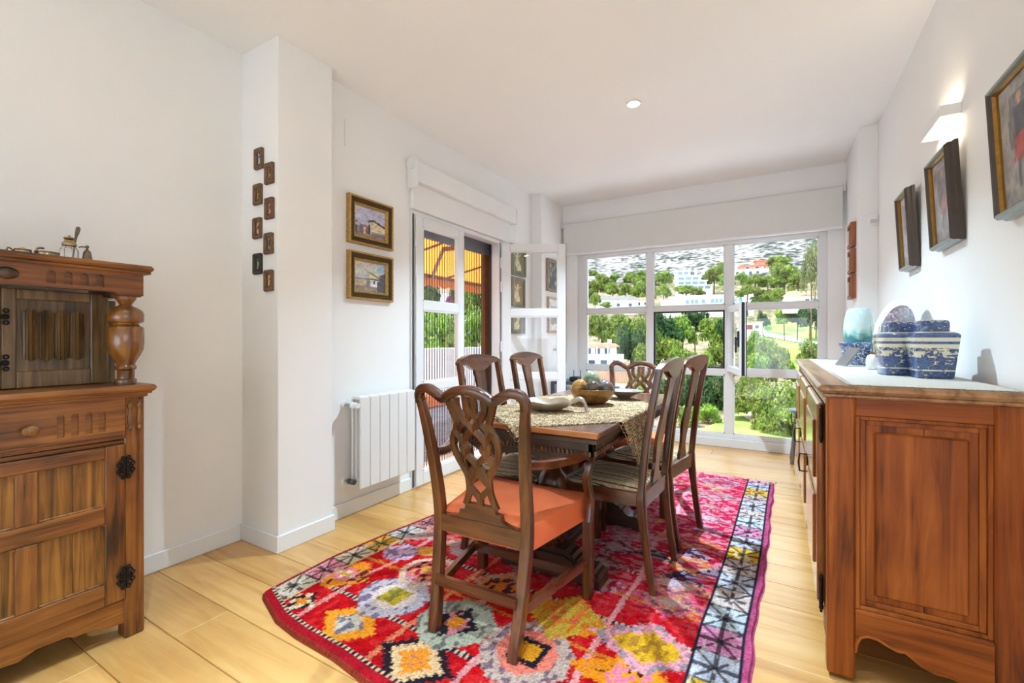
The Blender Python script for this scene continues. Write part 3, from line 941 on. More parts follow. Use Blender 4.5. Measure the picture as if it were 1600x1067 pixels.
def village_b(S, T):
    im = blank(S, (196, 200, 198))
    fill(im, noise2(S, T, 5, 5), (214, 210, 198), .8)
    fill(im, (S > .7) & (T > .7), (160, 194, 222), .8)
    fill(im, T < .26, (150, 134, 134)); fill(im, T < .12, (170, 150, 130), .7)
    fill(im, (S < .42) & (T < .42) & (T > .2), (200, 186, 168)); fill(im, (S < .36) & (np.abs(T - .42) < .02), (140, 140, 170))
    fill(im, (S > .16) & (S < .3) & (T < .34) & (T > .22), (214, 180, 120))
    roof = .66 - np.clip(S - .5, 0, 1) * .55
    fill(im, (S > .44) & (S < .84) & (T < roof) & (T > .2), (226, 214, 160))
    fill(im, (S > .5) & (S < .82) & (T < .44) & (T > .2), (222, 222, 224))
    fill(im, (S > .44) & (S < .86) & (np.abs(T - roof) < .02), (70, 56, 50))
    fill(im, (S > .4) & (S < .84) & (np.abs(T - .45) < .02), (76, 66, 70))
    fill(im, (np.abs(S - .62) < .025) & (np.abs(T - .34) < .06), (50, 50, 60))
    fill(im, (S > .36) & (S < .5) & (T < .46) & (T > .2), (112, 116, 134), .8)
    fill(im, (S > .82 - .1 * (T < .4)) & (T < .7 - .5 * (1 - S)), (92, 88, 96))
    return im

GILT = plain('dull_gilt', (190, 152, 88), .4, .45, noise=.4, nscale=90, bump=.6, bscale=180)
GILTD = plain('dark_gilt_relief', (86, 68, 36), .5, .55, noise=.6, nscale=160, bump=1.0, bscale=220)
def ornate_frame(loc, label, painter, w=.372, h=.305):
    t = thing('framed_painting', label, 'painting', loc, R(90), 'gilt framed village paintings', rx=0)
    frame_mitre(t, w, h, [(.0, 0), (.0, -.030), (.004, -.036), (.010, -.036), (.014, -.030)], GILT, 'outer_moulding')
    frame_mitre(t, w, h, [(.014, 0), (.014, -.031), (.022, -.034), (.032, -.030), (.042, -.022)], GILTD, 'carved_moulding')
    frame_mitre(t, w, h, [(.042, 0), (.042, -.026), (.046, -.028), (.052, -.022), (.058, -.014), (.058, 0)], GILT, 'inner_moulding')
    c = canvas(t, w - .112, h - .112, -.010, painter, 56, 44)
    c.location.z = .056
    bd = MB()
    for k in range(22):
        x = -w / 2 + .05 + (w - .1) * k / 21
        for z in (.049, h - .049):
            bd.box(x - .004, x + .004, -.031, -.024, z - .004, z + .004, .002)
    o = bd.build('bead_row', GILT, t); o['kind'] = 'stuff'
    MB().box(-w / 2 + .01, w / 2 - .01, -.008, 0, .01, h - .01).build('backing', EBON, t)
    return t
ornate_frame((XL2, 2.105, 1.705), 'upper gilt framed painting of a village house under a lilac sky', village_a)
ornate_frame((XL2, 2.105, 1.352), 'lower gilt framed painting of a white village house', village_b)

# eight carved miniatures on the pillar
MINI = plain('carved_brown_frame', (112, 80, 58), .55, noise=.35, nscale=60, bump=.6, bscale=120)
MINIK = plain('carved_black_frame', (50, 47, 44), .5, noise=.35, nscale=60, bump=.6, bscale=120)
def mini_painter(c1, c2, seed):
    def p(S, T):
        im = blank(S, c1)
        rs = np.random.RandomState(seed)
        fill(im, noise2(S, T, 5, seed) > .55, tuple(int(q * .6) for q in c1), .6)
        for k in range(7):
            cx, cy = .5 + rs.uniform(-.18, .18), .14 + k * .12
            fill(im, ((S - cx) / .16) ** 2 + ((T - cy) / .07) ** 2 < 1, c2, .9)
        return im
    return p
minis = [((-2.377, 2.056), (44, 50, 56), (196, 210, 216), 0, 'topmost tiny carved frame on the pillar, with a silver-grey relief'),
         ((-2.283, 1.961), (96, 62, 38), (214, 182, 120), 1, 'second tiny carved frame from the top of the pillar, tan relief'),
         ((-2.387, 1.868), (78, 62, 24), (196, 160, 40), 2, 'third tiny carved frame from the top, with a yellow gold relief'),
         ((-2.283, 1.779), (110, 58, 36), (226, 170, 140), 3, 'fourth tiny carved frame from the top, with a rosy relief'),
         ((-2.391, 1.689), (110, 76, 40), (226, 190, 140), 4, 'fifth tiny carved frame from the top, with a bright tan relief'),
         ((-2.289, 1.597), (82, 66, 52), (150, 160, 128), 5, 'sixth tiny carved frame from the top, with a greenish relief'),
         ((-2.388, 1.499), (48, 48, 46), (160, 160, 148), 6, 'black tiny carved frame low on the pillar'),
         ((-2.289, 1.404), (104, 64, 32), (232, 190, 140), 7, 'lowest tiny carved frame on the pillar, with a golden relief')]
for (pos, c1, c2, k, lab) in minis:
    w, h = .072, .106
    t = thing('miniature_frame', lab, 'picture frame', (pos[0], 1.407, pos[1] - h / 2), 0, 'tiny carved frames on the pillar')
    mm = MINIK if k == 6 else MINI
    for sd in frame_mitre(t, w, h, [(0, 0), (0, -.012), (.004, -.017), (.012, -.014), (.018, -.009), (.02, -.009), (.02, 0)], mm): pass
    nb = MB()
    for i in range(5):
        x = -.026 + i * .013
        nb.box(x - .005, x + .005, -.015, -.003, h - .003, h + .003, .002)
        nb.box(x - .005, x + .005, -.015, -.003, -.003, .003, .002)
    nb.build('notched_edge', mm, t)
    c = canvas(t, w - .038, h - .038, -.006, mini_painter(c1, c2, k + 20), 14, 20, colmat('lacquered_relief', .35, .5, 500), 'relief', lambda S, T: .004 * np.exp(-((S - .5) / .2) ** 2) * (.5 + noise2(S, T, 8, 3)))
    c.location.z = .019

# pictures on the wall beyond the open leaf
def figure_painter(bg, fig, seed):
    def p(S, T):
        im = blank(S, bg)
        fill(im, noise2(S, T, 5, seed), tuple(int(q * .75) for q in bg), .7)
        cx = .5 + .08 * np.sin(T * 6 + seed)
        wdt = .1 + .12 * np.exp(-((T - .3) / .2) ** 2)
        fill(im, (np.abs(S - cx) < wdt) & (T > .12) & (T < .72), fig)
        fill(im, ((S - cx) / .07) ** 2 + ((T - .78) / .07) ** 2 < 1, fig)
        fill(im, (np.abs(T - .62 - .5 * np.abs(S - cx)) < .03) & (np.abs(S - cx) < .28), fig, .8)
        return im
    return p
OLIVE = plain('olive_wood_frame', (110, 104, 76), .5, noise=.15, nscale=30)
PALEW = plain('pale_pinkish_wood_frame', (190, 162, 140), .5, noise=.12, nscale=30)
TAUPE = plain('taupe_frame', (142, 118, 102), .5, noise=.12, nscale=30)
def flat_frame(name, label, loc, rz, w, h, fw, dp, fmat, painter, cat='picture', group=None, mat=None, glass=False, rx=0, nu=30, nv=36):
    t = thing(name, label, cat, loc, rz, group, rx)
    frame_mitre(t, w, h, [(0, 0), (0, -dp), (fw * .4, -dp), (fw, -dp * .6), (fw, 0)], fmat)
    c = canvas(t, w - 2 * fw + .004, h - 2 * fw + .004, -dp * .35, painter, nu, nv, mat)
    c.location.z = fw - .002
    MB().box(-w / 2 + .004, w / 2 - .004, -dp * .25, 0, .004, h - .004).build('backing', EBON, t)
    return t
flat_frame('figure_picture', 'top of three olive framed figure pictures behind the open door leaf', (XL2, 4.075, 1.75), R(90), .30, .31, .022, .022, OLIVE, figure_painter((112, 116, 92), (208, 200, 160), 1), group='figure pictures behind the door leaf')
flat_frame('figure_picture', 'middle of three olive framed figure pictures behind the open door leaf', (XL2, 4.065, 1.43), R(90), .28, .30, .022, .022, OLIVE, figure_painter((150, 126, 92), (226, 208, 168), 2), group='figure pictures behind the door leaf')
flat_frame('figure_picture', 'lowest of three olive framed figure pictures behind the open door leaf', (XL2, 4.065, 1.155), R(90), .28, .25, .022, .022, OLIVE, figure_painter((132, 128, 112), (212, 196, 156), 3), group='figure pictures behind the door leaf')
def floral(S, T):
    im = blank(S, (70, 82, 92))
    for k in range(26):
        rs = np.random.RandomState(k)
        fill(im, (S - rs.rand()) ** 2 + (T - rs.rand()) ** 2 < .006 + .01 * rs.rand(), [(150, 160, 150), (200, 190, 130), (90, 110, 120), (50, 60, 66)][k % 4], .8)
    return im
flat_frame('floral_picture', 'dark floral picture in a taupe frame on the far left pier', (-2.20, 4.66, 1.63), R(90), .34, .36, .035, .03, TAUPE, floral)
def mounted(S, T):
    im = blank(S, (232, 230, 224))
    m = (np.abs(S - .5) < .28) & (np.abs(T - .5) < .28)
    fill(im, m, (180, 182, 178)); fill(im, m & (T < .45), (120, 118, 110), noise2(S, T, 6, 2))
    return im
flat_frame('mounted_print', 'pale framed mounted print below the floral picture', (-2.20, 4.68, 1.17), R(90), .33, .40, .025, .028, PALEW, mounted)
# switch plate and socket on the pier
sw = thing('switch_plate', 'white switch plate on the far left pier below the print', 'switch', (-2.20, 4.74, .98), R(90))
MB().box(-.06, .06, -.008, 0, -.012, .012, .002).build('plate', plain('grey_switch', (190, 192, 194), .4), sw)
# ================================================================== right wall
def saint(bg, body, skirt, seed):
    def p(S, T):
        im = blank(S, bg)
        fill(im, noise2(S, T, 6, seed), tuple(int(q * .78) for q in bg), .9)
        fill(im, (np.abs(S - .5) < .3 - .3 * np.abs(T - .62)) & (T > .45) & (T < .9), tuple(int(q * .7) for q in body), .55)
        fill(im, (np.abs(S - .5) < .13) & (T > .5) & (T < .78), body, .9)
        fill(im, (np.abs(S - .5) < .12 + .5 * (.55 - T)) & (T > .34) & (T < .55), skirt, .9)
        fill(im, ((np.abs(S - .43) < .035) | (np.abs(S - .57) < .035)) & (T > .12) & (T < .36), body, .8)
        fill(im, ((S - .5) / .055) ** 2 + ((T - .83) / .05) ** 2 < 1, (196, 158, 136))
        fill(im, (np.abs(S - .33 + .3 * (T - .4)) < .012) & (T > .2) & (T < .62), (150, 150, 150), .8)
        fill(im, (T < .12), (146, 142, 138), .6)
        return im
    return p
PEWF = plain('pewter_green_moulding', (150, 156, 154), .3, .35, noise=.12, nscale=20)
BRNF = plain('dark_brown_moulding', (66, 54, 48), .4, noise=.15, nscale=20)
GOLDS = plain('gold_slip', (146, 108, 46), .35, .7, noise=.2, nscale=60)
def saint_frame(y, z, w, h, label, painter):
    t = thing('framed_oil_painting', label, 'painting', (XR - .004, y, z), R(-90), 'figure paintings on the right wall', rx=0)
    t.rotation_euler = (R(3.0), 0, R(-90))
    sds = frame_mitre(t, w, h, [(0, 0), (0, -.012), (.005, -.02), (.005, -.032), (.012, -.042), (.019, -.040), (.023, -.028)], PEWF, 'outer_moulding')
    for q in (1, 3):
        sds[q].data.materials.clear(); sds[q].data.materials.append(BRNF)
    frame_mitre(t, w, h, [(.023, 0), (.023, -.030), (.025, -.032), (.030, -.024), (.030, 0)], GOLDS, 'gold_slip')
    c = canvas(t, w - .058, h - .058, -.018, painter, 40, 52)
    c.location.z = .029
    MB().box(-w / 2 + .01, w / 2 - .01, -.010, -.002, .01, h - .01).build('backing', BRNF, t)
    return t
saint_frame(1.845, 1.467, .31, .415, 'nearest framed painting on the right wall, winged figure in a red skirt', saint((182, 178, 176), (88, 90, 104), (184, 84, 78), 3))
saint_frame(2.55, 1.487, .30, .395, 'middle framed painting on the right wall, hanging under the lit lamp', saint((186, 180, 184), (140, 130, 136), (176, 136, 132), 8))
saint_frame(3.17, 1.472, .25, .42, 'farthest framed painting on the right wall, pale grey figure', saint((204, 202, 208), (172, 162, 164), (198, 170, 164), 12))
# wall lamp
wl = thing('wall_lamp', 'lit rectangular white wall lamp above the middle painting', 'wall lamp', (XR, 2.605, 2.0))
MB().box(-.066, -.058, -.145, .145, 0, .044, .002).box(-.058, 0, -.145, -.139, 0, .044, .001).box(-.058, 0, .139, .145, 0, .044, .001).build('housing', TRIM, wl)
MB().box(-.058, -.004, -.138, .138, .006, .010).build('diffuser', emit('warm_lit_diffuser', (255, 236, 200), 1.6), wl)
MB().box(-.058, -.004, -.138, .138, .034, .038).build('top_diffuser', emit('warm_lit_diffuser', (255, 236, 200), 9.0), wl)
for (dz, rx_, pw2) in ((-.006, 0, .5), (.05, PI, .22)):
    l = bpy.data.lights.new('lamp_glow', 'AREA'); l.shape = 'RECTANGLE'; l.size = .05; l.size_y = .27; l.energy = pw2; l.color = (1, .86, .66)
    lo = link(bpy.data.objects.new('lamp_glow', l)); lo.parent = wl; lo.location = (-.031, 0, dz); lo.rotation_euler = (rx_, 0, 0)
# alarm sensor
se = thing('alarm_sensor', 'small white alarm sensor on the pier by the right wall', 'sensor', (.598, 4.20, 1.93))
MB().box(-.03, .03, -.035, 0, 0, .075, .008).build('housing', TRIM, se)
MB().box(-.02, .02, -.038, -.034, .01, .04, .003).build('lens', plain('pearl_lens', (205, 208, 208), .3), se)
# three deep little box frames on the pier
BOXF = wood('reddish_box_frame', (112, 58, 34), (150, 88, 58), (176, 114, 80), 'Z', 1.5, .5, .1)
for i, (z, lab) in enumerate(((1.822, 'top'), (1.618, 'middle'), (1.418, 'lowest'))):
    t = thing('box_frame', lab + ' of three small reddish wood box frames on the right pier', 'picture frame', (XRC, 4.46, z), R(-90), 'box frames on the right pier')
    frame_mitre(t, .2, .185, [(0, 0), (0, -.035), (.016, -.035), (.016, 0)], BOXF)
    c = canvas(t, .17, .157, -.012, mounted, 12, 12); c.location.z = .014
    MB().box(-.095, .095, -.008, 0, .005, .18).build('backing', BOXF, t)
    MB().box(-.03, .03, -.042, -.035, .02, .13, .002).build('relief_figure', plain('ivory_relief', (214, 200, 170), .6, noise=.15, nscale=40), t)

# ================================================================== long sideboard (right)
SX, SY0, SY1, SZ = .138, 1.80, 4.06, .952
sb = thing('sideboard', 'long provincial oak sideboard with panelled end against the right wall', 'sideboard', (0, 0, 0))
def spart(n, mb, mat, smooth=None, parent=sb): return mb.build(n, mat, parent, smooth)
XB = .60
spart('carcass', MB().box(SX + .02, XB - .01, SY0 + .03, SY1 - .02, .17, .90), PROV)
# end face: posts, rails, shaped frame and fielded panel (faces -Y)
spart('corner_post', MB().box(SX, SX + .075, SY0, SY0 + .06, .012, .915, .006), PROV)
spart('corner_post', MB().box(.53, XB + .005, SY0, SY0 + .06, .012, .915, .006), PROV)
spart('corner_post', MB().box(SX, SX + .06, SY1 - .06, SY1, .0, .915, .006).box(.54, XB, SY1 - .06, SY1, 0, .915, .006), PROV)
spart('end_rail', MB().box(SX + .075, .53, SY0 + .004, SY0 + .03, .855, .915, .002), PROV_X)
ap = [(.213, .245), (.213, .075), (.206, .02)]
ap = [(.213, .232), (.53, .232), (.53, .10), (.525, .072), (.50, .070), (.47, .082), (.452, .100), (.44, .104), (.40, .104), (.375, .112), (.345, .135), (.335, .141), (.318, .138), (.295, .146), (.27, .158), (.245, .160), (.226, .150), (.217, .13), (.213, .10)]
spart('end_apron', MB().prism(ap[::-1], SY0 + .002, SY0 + .03), PROV_X)
spart('apron_bead', MB().tube([(x, SY0 + .004, z + .002) for x, z in ap[3:]], .005, 6, up=(0, 1, 0)), PROV_X, 40)
spart('panel_ledge', MB().box(.213, .53, SY0 + .0, SY0 + .03, .226, .240, .003), PROV_X)
# panel: frame moulding in steps, field board
def ring(mb, x0, x1, z0, z1, w, y0, y1):
    mb.box(x0, x0 + w, y0, y1, z0, z1, .002).box(x1 - w, x1, y0, y1, z0, z1, .002).box(x0 + w, x1 - w, y0, y1, z0, z0 + w, .002).box(x0 + w, x1 - w, y0, y1, z1 - w, z1, .002)
    return mb
spart('panel_moulding', ring(MB(), .213, .53, .240, .855, .012, SY0 + .006, SY0 + .032), PROV)
spart('panel_moulding', ring(MB(), .225, .518, .252, .843, .016, SY0 + .014, SY0 + .034), PROV)
spart('panel_board', MB().box(.241, .3815, SY0 + .0215, SY0 + .036, .268, .827, .001), PROV)
spart('panel_board', MB().box(.3825, .502, SY0 + .021, SY0 + .036, .268, .827, .001), PROV)
spart('panel_field', MB().box(.262, .482, SY0 + .012, SY0 + .024, .288, .806, .010), PROV)
# top with moulded edge
spart('top', MB().box(SX - .012, XR - .014, SY0 - .014, SY1 + .012, .912, .926, .004).box(SX - .026, XR - .014, SY0 - .028, SY1 + .022, .926, SZ, .009), PROV_Y)
# front: stiles, apron, doors with shaped panels, barrel hinges
PROVF = wood('waxed_provincial_front', (104, 56, 22), (158, 94, 44), (190, 126, 68), 'Z', .9, .16, .7, streak=26)
spart('front_rail', MB().box(SX + .002, SX + .03, SY0 + .06, SY1 - .06, .875, .915, .002).box(SX + .002, SX + .03, SY0 + .06, SY1 - .06, .10, .16, .002), PROVF)
dl = [(1.955, 2.585), (2.665, 3.295), (3.375, 4.0)]
for i, (a, b_) in enumerate(dl):
    d = spart('door', MB().box(SX - .018, SX + .006, a, b_, .16, .872, .007), PROVF)
    spart('door_panel', MB().box(SX - .026, SX - .016, a + .09, b_ - .09, .26, .52, .008).box(SX - .026, SX - .016, a + .09, b_ - .09, .58, .80, .008), PROVF, parent=d)
    for z in (.20, .80):
        spart('barrel_hinge', MB().tube([(SX - .006, a - .009, z - .05), (SX - .006, a - .009, z + .05)], .0065, 8).lathe([(.0001, z + .07), (.005, z + .066), (.004, z + .06), (.0075, z + .055), (.0065, z + .05)], 8, c=(SX - .006, a - .009)).lathe([(.0065, z - .05), (.0075, z - .055), (.004, z - .06), (.005, z - .066), (.0001, z - .07)], 8, c=(SX - .006, a - .009)), IRON, 40, parent=d)
    hm = MB().box(SX - .024, SX - .017, b_ - .06, b_ - .04, .43, .6, .003).tube([(SX - .02, b_ - .05, .56), (SX - .05, b_ - .05, .56), (SX - .055, b_ - .05, .52), (SX - .05, b_ - .05, .48), (SX - .02, b_ - .05, .48)], .004, 6, up=(0, 1, 0))
    spart('door_pull', hm, IRON, 40, parent=d)
spart('foot_block', MB().box(SX, SX + .03, SY0 + .06, SY0 + .14, .10, .16), PROV)

# lace runner on the sideboard
LACE = plain('cream_cotton_lace', (214, 212, 206), .9, noise=.08, nscale=120, bump=.5, bscale=260)
ln = thing('lace_runner', 'cream lace-edged runner lying along the sideboard top', 'runner', (0, 0, SZ))
rx0, rx1, ry0, ry1 = .205, .585, 1.785, 3.95
MB().box(rx0, rx1, ry0 + .02, ry1, .0008, .0026).build('cloth', LACE, ln)
lc = MB()
def scallop(mb, p, q, n, out):
    p, q = Vector(p), Vector(q)
    out = Vector(out)
    for k in range(n):
        c = p + (q - p) * ((k + .5) / n)
        r_ = (q - p).length / n * .55
        t_ = (q - p).normalized()
        ringp = [tuple(c + t_ * r_ * math.cos(a) + out * r_ * 1.3 * math.sin(a)) for a in [PI * j / 8 for j in range(9)]]
        mb.tube(ringp, .0016, 4)
        mb.tube([tuple(c), tuple(c + out * r_ * 1.25)], .0012, 4)
scallop(lc, (rx0, ry0 + .02, .0022), (rx1, ry0 + .02, .0022), 26, (0, -1, 0))
scallop(lc, (rx0, ry0 + .02, .0022), (rx0, ry1, .0022), 130, (-1, 0, 0))
o = lc.build('lace_edge', LACE, ln); o['kind'] = 'stuff'

# blue and white ware
def blue_white(name, cream=(222, 216, 190), blue=(26, 50, 104), scale=34.0, band=None, thr=.5):
    if name in MATS: return MATS[name]
    m, nt, b = base_mat(name)
    mp = coords(nt, (1, 1, 1.5))
    n1 = N(nt, 'ShaderNodeTexNoise', Scale=scale, Detail=5.0, Roughness=.65, Distortion=1.4)
    n2 = N(nt, 'ShaderNodeTexNoise', Scale=scale * 4, Detail=2.0)
    nt.links.new(mp.outputs[0], n1.inputs['Vector']); nt.links.new(mp.outputs[0], n2.inputs['Vector'])
    md = nt.nodes.new('ShaderNodeMath'); md.operation = 'MULTIPLY_ADD'; md.inputs[1].default_value = .22
    nt.links.new(n2.outputs['Fac'], md.inputs[0]); nt.links.new(n1.outputs['Fac'], md.inputs[2])
    val = md.outputs[0]
    if band:
        sp = nt.nodes.new('ShaderNodeSeparateXYZ')
        tc = nt.nodes.new('ShaderNodeTexCoord'); nt.links.new(tc.outputs['Object'], sp.inputs[0])
        mr = nt.nodes.new('ShaderNodeMapRange'); mr.inputs['From Max'].default_value = band[0]
        nt.links.new(sp.outputs['Z'], mr.inputs['Value'])
        rr = ramp(nt, [(p, (v, v, v)) for p, v in band[1]], 'CONSTANT')
        nt.links.new(mr.outputs[0], rr.inputs[0])
        ad = nt.nodes.new('ShaderNodeMath'); ad.operation = 'ADD'
        sb_ = nt.nodes.new('ShaderNodeMath'); sb_.operation = 'SUBTRACT'; sb_.inputs[1].default_value = .5
        nt.links.new(rr.outputs[0], sb_.inputs[0]); nt.links.new(sb_.outputs[0], ad.inputs[0]); nt.links.new(val, ad.inputs[1])
        val = ad.outputs[0]
    r = ramp(nt, [(thr - .03, lin4(cream)), (thr + .03, lin4(blue)), (thr + .16, lin4((70, 98, 150)))])
    nt.links.new(val, r.inputs[0]); nt.links.new(r.outputs[0], b.inputs['Base Color'])
    b.inputs['Roughness'].default_value = .22; b.inputs['Coat Weight'].default_value = .8; b.inputs['Coat Roughness'].default_value = .06
    MATS[name] = m
    return m
JAR = blue_white('willow_jar_glaze', band=(.17, [(0, .62), (.16, .36), (.19, .62), (.45, .5), (.66, .30), (.74, .66), (.80, .34), (.88, .66), (.985, .2)]), thr=.6)
LIDM = blue_white('willow_lid_glaze', thr=.52)
def ginger_jar(name, label, loc, rz, s=1.0):
    t = thing(name, label, 'jar', loc, rz, 'square blue and white jars')
    hb, ht, hh = .052 * s, .066 * s, .165 * s
    mb = MB()
    rings = []
    def sq(h, z, r_=.007):
        pts = []
        for cx, cy, a0 in ((1, 1, 0), (-1, 1, 90), (-1, -1, 180), (1, -1, 270)):
            for a in (0, 45, 90):
                pts.append((cx * (h - r_) + r_ * math.cos(R(a0 + a)), cy * (h - r_) + r_ * math.sin(R(a0 + a)), z))
        return pts
    lev = [(hb - .004, 0), (hb, .003), (hb + (ht - hb) * .5, hh * .5), (ht, hh - .006), (ht - .004, hh), (ht * .72, hh + .007), (.046 * s, hh + .008)]
    vs = [p for (h, z) in lev for p in sq(h, z)]
    fs = []
    for i in range(len(lev) - 1):
        for k in range(12): fs.append((i * 12 + k, i * 12 + (k + 1) % 12, (i + 1) * 12 + (k + 1) % 12, (i + 1) * 12 + k))
    fs += [tuple(range(12))[::-1], tuple((len(lev) - 1) * 12 + k for k in range(12))]
    mb.add(vs, fs).build('jar_body', JAR, t, 30)
    lev = [(.043 * s, hh + .008), (.044 * s, hh + .010), (.044 * s, hh + .040), (.040 * s, hh + .048), (.030 * s, hh + .051)]
    vs = [p for (h, z) in lev for p in sq(h, z, .012)]
    fs = []
    for i in range(len(lev) - 1):
        for k in range(12): fs.append((i * 12 + k, i * 12 + (k + 1) % 12, (i + 1) * 12 + (k + 1) % 12, (i + 1) * 12 + k))
    fs += [tuple(range(12))[::-1], tuple((len(lev) - 1) * 12 + k for k in range(12))]
    MB().add(vs, fs).build('lid', LIDM, t, 30)
    MB().lathe([(.0001, hh + .0515), (.009, hh + .053), (.006, hh + .0545), (.0001, hh + .055)], 10).build('lid_mark', plain('cream_glaze', (222, 216, 190), .2), t)
    return t
ginger_jar('ginger_jar', 'right-hand square blue and white lidded jar on the sideboard', (.495, 2.265, SZ + .003), R(4))
ginger_jar('ginger_jar', 'left-hand square blue and white lidded jar, half behind its twin', (.418, 2.385, SZ + .003), R(8))
# plate standing on edge
PLT = blue_white('willow_plate_glaze', (226, 228, 228), (58, 82, 132), 40, thr=.56)
pl = thing('blue_white_plate', 'blue and white plate standing on edge behind the jars', 'plate', (.535, 3.0, SZ + .003), R(-70))
Mp = Matrix.Translation((0, 0, .182)) @ Matrix.Rotation(R(90 - 10), 4, 'X')
MB().lathe([(.0001, .004), (.075, .004), (.085, .012), (.098, .016)], 40, M=Mp, sy=1.38, sx=1.38).build('plate_well', PLT, pl, 40)
WH = plain('white_porcelain', (228, 230, 232), .15, noise=.02, coat=.5)
MB().lathe([(.098, .016), (.128, .024), (.1295, .022), (.09, .008), (.075, .0), (.0001, .0)], 40, M=Mp, sy=1.38, sx=1.38).build('plate_rim', WH, pl, 40)
MB().tube([(-.05, -.03, .004), (-.05, .05, .004), (-.05, .03, .12)], .003, 6).tube([(.05, -.03, .004), (.05, .05, .004), (.05, .03, .12)], .003, 6).tube([(-.05, .05, .004), (.05, .05, .004)], .003, 6).build('plate_stand', IRON, pl)
# footed blue-white bowl and the vase behind it
bw = thing('planter_bowl', 'small blue and white footed bowl beside the tall vase', 'bowl', (.385, 3.20, SZ + .003))
BOWLM = blue_white('small_bowl_glaze', (222, 226, 226), (52, 78, 130), 46, thr=.55)
MB().lathe([(.0001, .004), (.055, .004), (.060, 0), (.066, .012), (.072, .05), (.076, .10), (.088, .118), (.09, .122), (.084, .124), (.072, .104), (.066, .05), (.05, .015), (.0001, .012)], 32).build('bowl_body', BOWLM, bw, 40)
def vase_glaze():
    m, nt, b = base_mat('pale_aqua_art_glaze')
    tc = nt.nodes.new('ShaderNodeTexCoord'); sp = nt.nodes.new('ShaderNodeSeparateXYZ'); nt.links.new(tc.outputs['Object'], sp.inputs[0])
    nz = N(nt, 'ShaderNodeTexNoise', Scale=9.0, Detail=3.0, Distortion=1.0); nt.links.new(tc.outputs['Object'], nz.inputs['Vector'])
    mr = nt.nodes.new('ShaderNodeMapRange'); mr.inputs['From Min'].default_value = .08; mr.inputs['From Max'].default_value = .31
    nt.links.new(sp.outputs['Z'], mr.inputs['Value'])
    ma = nt.nodes.new('ShaderNodeMath'); ma.operation = 'MULTIPLY_ADD'; ma.inputs[1].default_value = .55
    sb_ = nt.nodes.new('ShaderNodeMath'); sb_.operation = 'SUBTRACT'; sb_.inputs[1].default_value = .27
    nt.links.new(nz.outputs['Fac'], ma.inputs[0]); nt.links.new(mr.outputs[0], ma.inputs[2]); nt.links.new(ma.outputs[0], sb_.inputs[0])
    r = ramp(nt, [(.0, lin4((30, 96, 168))), (.14, lin4((40, 124, 170))), (.3, lin4((70, 130, 120))), (.42, lin4((150, 196, 190))), (.62, lin4((206, 224, 220))), (1, lin4((190, 220, 222)))])
    nt.links.new(sb_.outputs[0], r.inputs[0]); nt.links.new(r.outputs[0], b.inputs['Base Color'])
    b.inputs['Roughness'].default_value = .12; b.inputs['Coat Weight'].default_value = .6
    return m
va = thing('art_vase', 'tall pale aqua glazed vase behind the blue bowl', 'vase', (.425, 3.46, SZ + .003))
MB().lathe([(.0001, 0), (.05, 0), (.06, .006), (.072, .08), (.078, .16), (.078, .22), (.072, .28), (.062, .315), (.052, .33), (.050, .332), (.046, .326), (.05, .31), (.0001, .30)], 36).build('vase_body', vase_glaze(), va, 40)
# small easel photo seen from behind
ez = thing('easel_frame', 'small tilted photo frame on a thin easel, seen from behind', 'photo frame', (.292, 3.00, SZ + .003), R(28))
Mz = Matrix.Rotation(R(38), 4, 'Y')
MB().box(-.004, .004, -.04, .04, .006, .115, .002, M=Mz).build('frame_back', plain('grey_card', (140, 136, 130), .6, noise=.1), ez)
MB().box(-.008, -.004, -.044, .044, .0, .12, .002, M=Mz).build('frame_front', STEEL, ez)
MB().tube([(.07, 0, .09), (.125, .0, .0)], .0028, 6).tube([(.07, .02, .09), (.0, .03, .0)], .0022, 6).build('easel_leg', STEEL, ez)
cp = thing('diffuser_bottle', 'small white bottle with thin reeds between bowl and jars', 'bottle', (.392, 2.72, SZ + .003))
MB().lathe([(.0001, 0), (.024, 0), (.032, .01), (.032, .05), (.026, .066), (.014, .074), (.014, .084), (.010, .084), (.010, .07), (.0001, .06)], 22).build('bottle_body', WH, cp, 40)
MB().lathe([(.0145, .074), (.0165, .075), (.0165, .083), (.0145, .084)], 18).build('neck_band', GOLDS, cp, 40)
for k, (dx, dy) in enumerate(((.02, .0), (.045, .01), (.06, -.01), (-.01, .02))):
    MB().tube([(0, 0, .02), (dx, dy, .205)], .0013, 5).build('reed', plain('brown_reed', (122, 96, 76), .7), cp)

# stool by the window
st = thing('stool', 'small stool with grey-blue seat between sideboard and window', 'stool', (.20, 4.78, 0))
STM = wood('dark_weathered_stool', (60, 50, 44), (92, 78, 68), (120, 104, 92), 'Z', 1.0, .5, .1)
MB().lathe([(.0001, .448), (.10, .448), (.118, .455), (.12, .468), (.115, .476), (.0001, .478)], 28).build('seat', plain('grey_blue_paint', (150, 164, 184), .4, noise=.06), st, 40)
for (sx_, sy_) in ((-1, -1), (1, -1), (1, 1), (-1, 1)):
    MB().tube([(sx_ * .055, sy_ * .055, .45), (sx_ * .095, sy_ * .095, 0)], [.013, .015], 10).build('leg', STM, st, 40)
for zz, q in ((.18, .079), (.22, .076)):
    MB().tube([(-q, -q, zz), (q, -q, zz)] if zz < .2 else [(-q, -q, zz), (-q, q, zz)], .009, 8).tube([(-q, q, zz), (q, q, zz)] if zz < .2 else [(q, -q, zz), (q, q, zz)], .009, 8).build('stretcher', STM, st, 40)

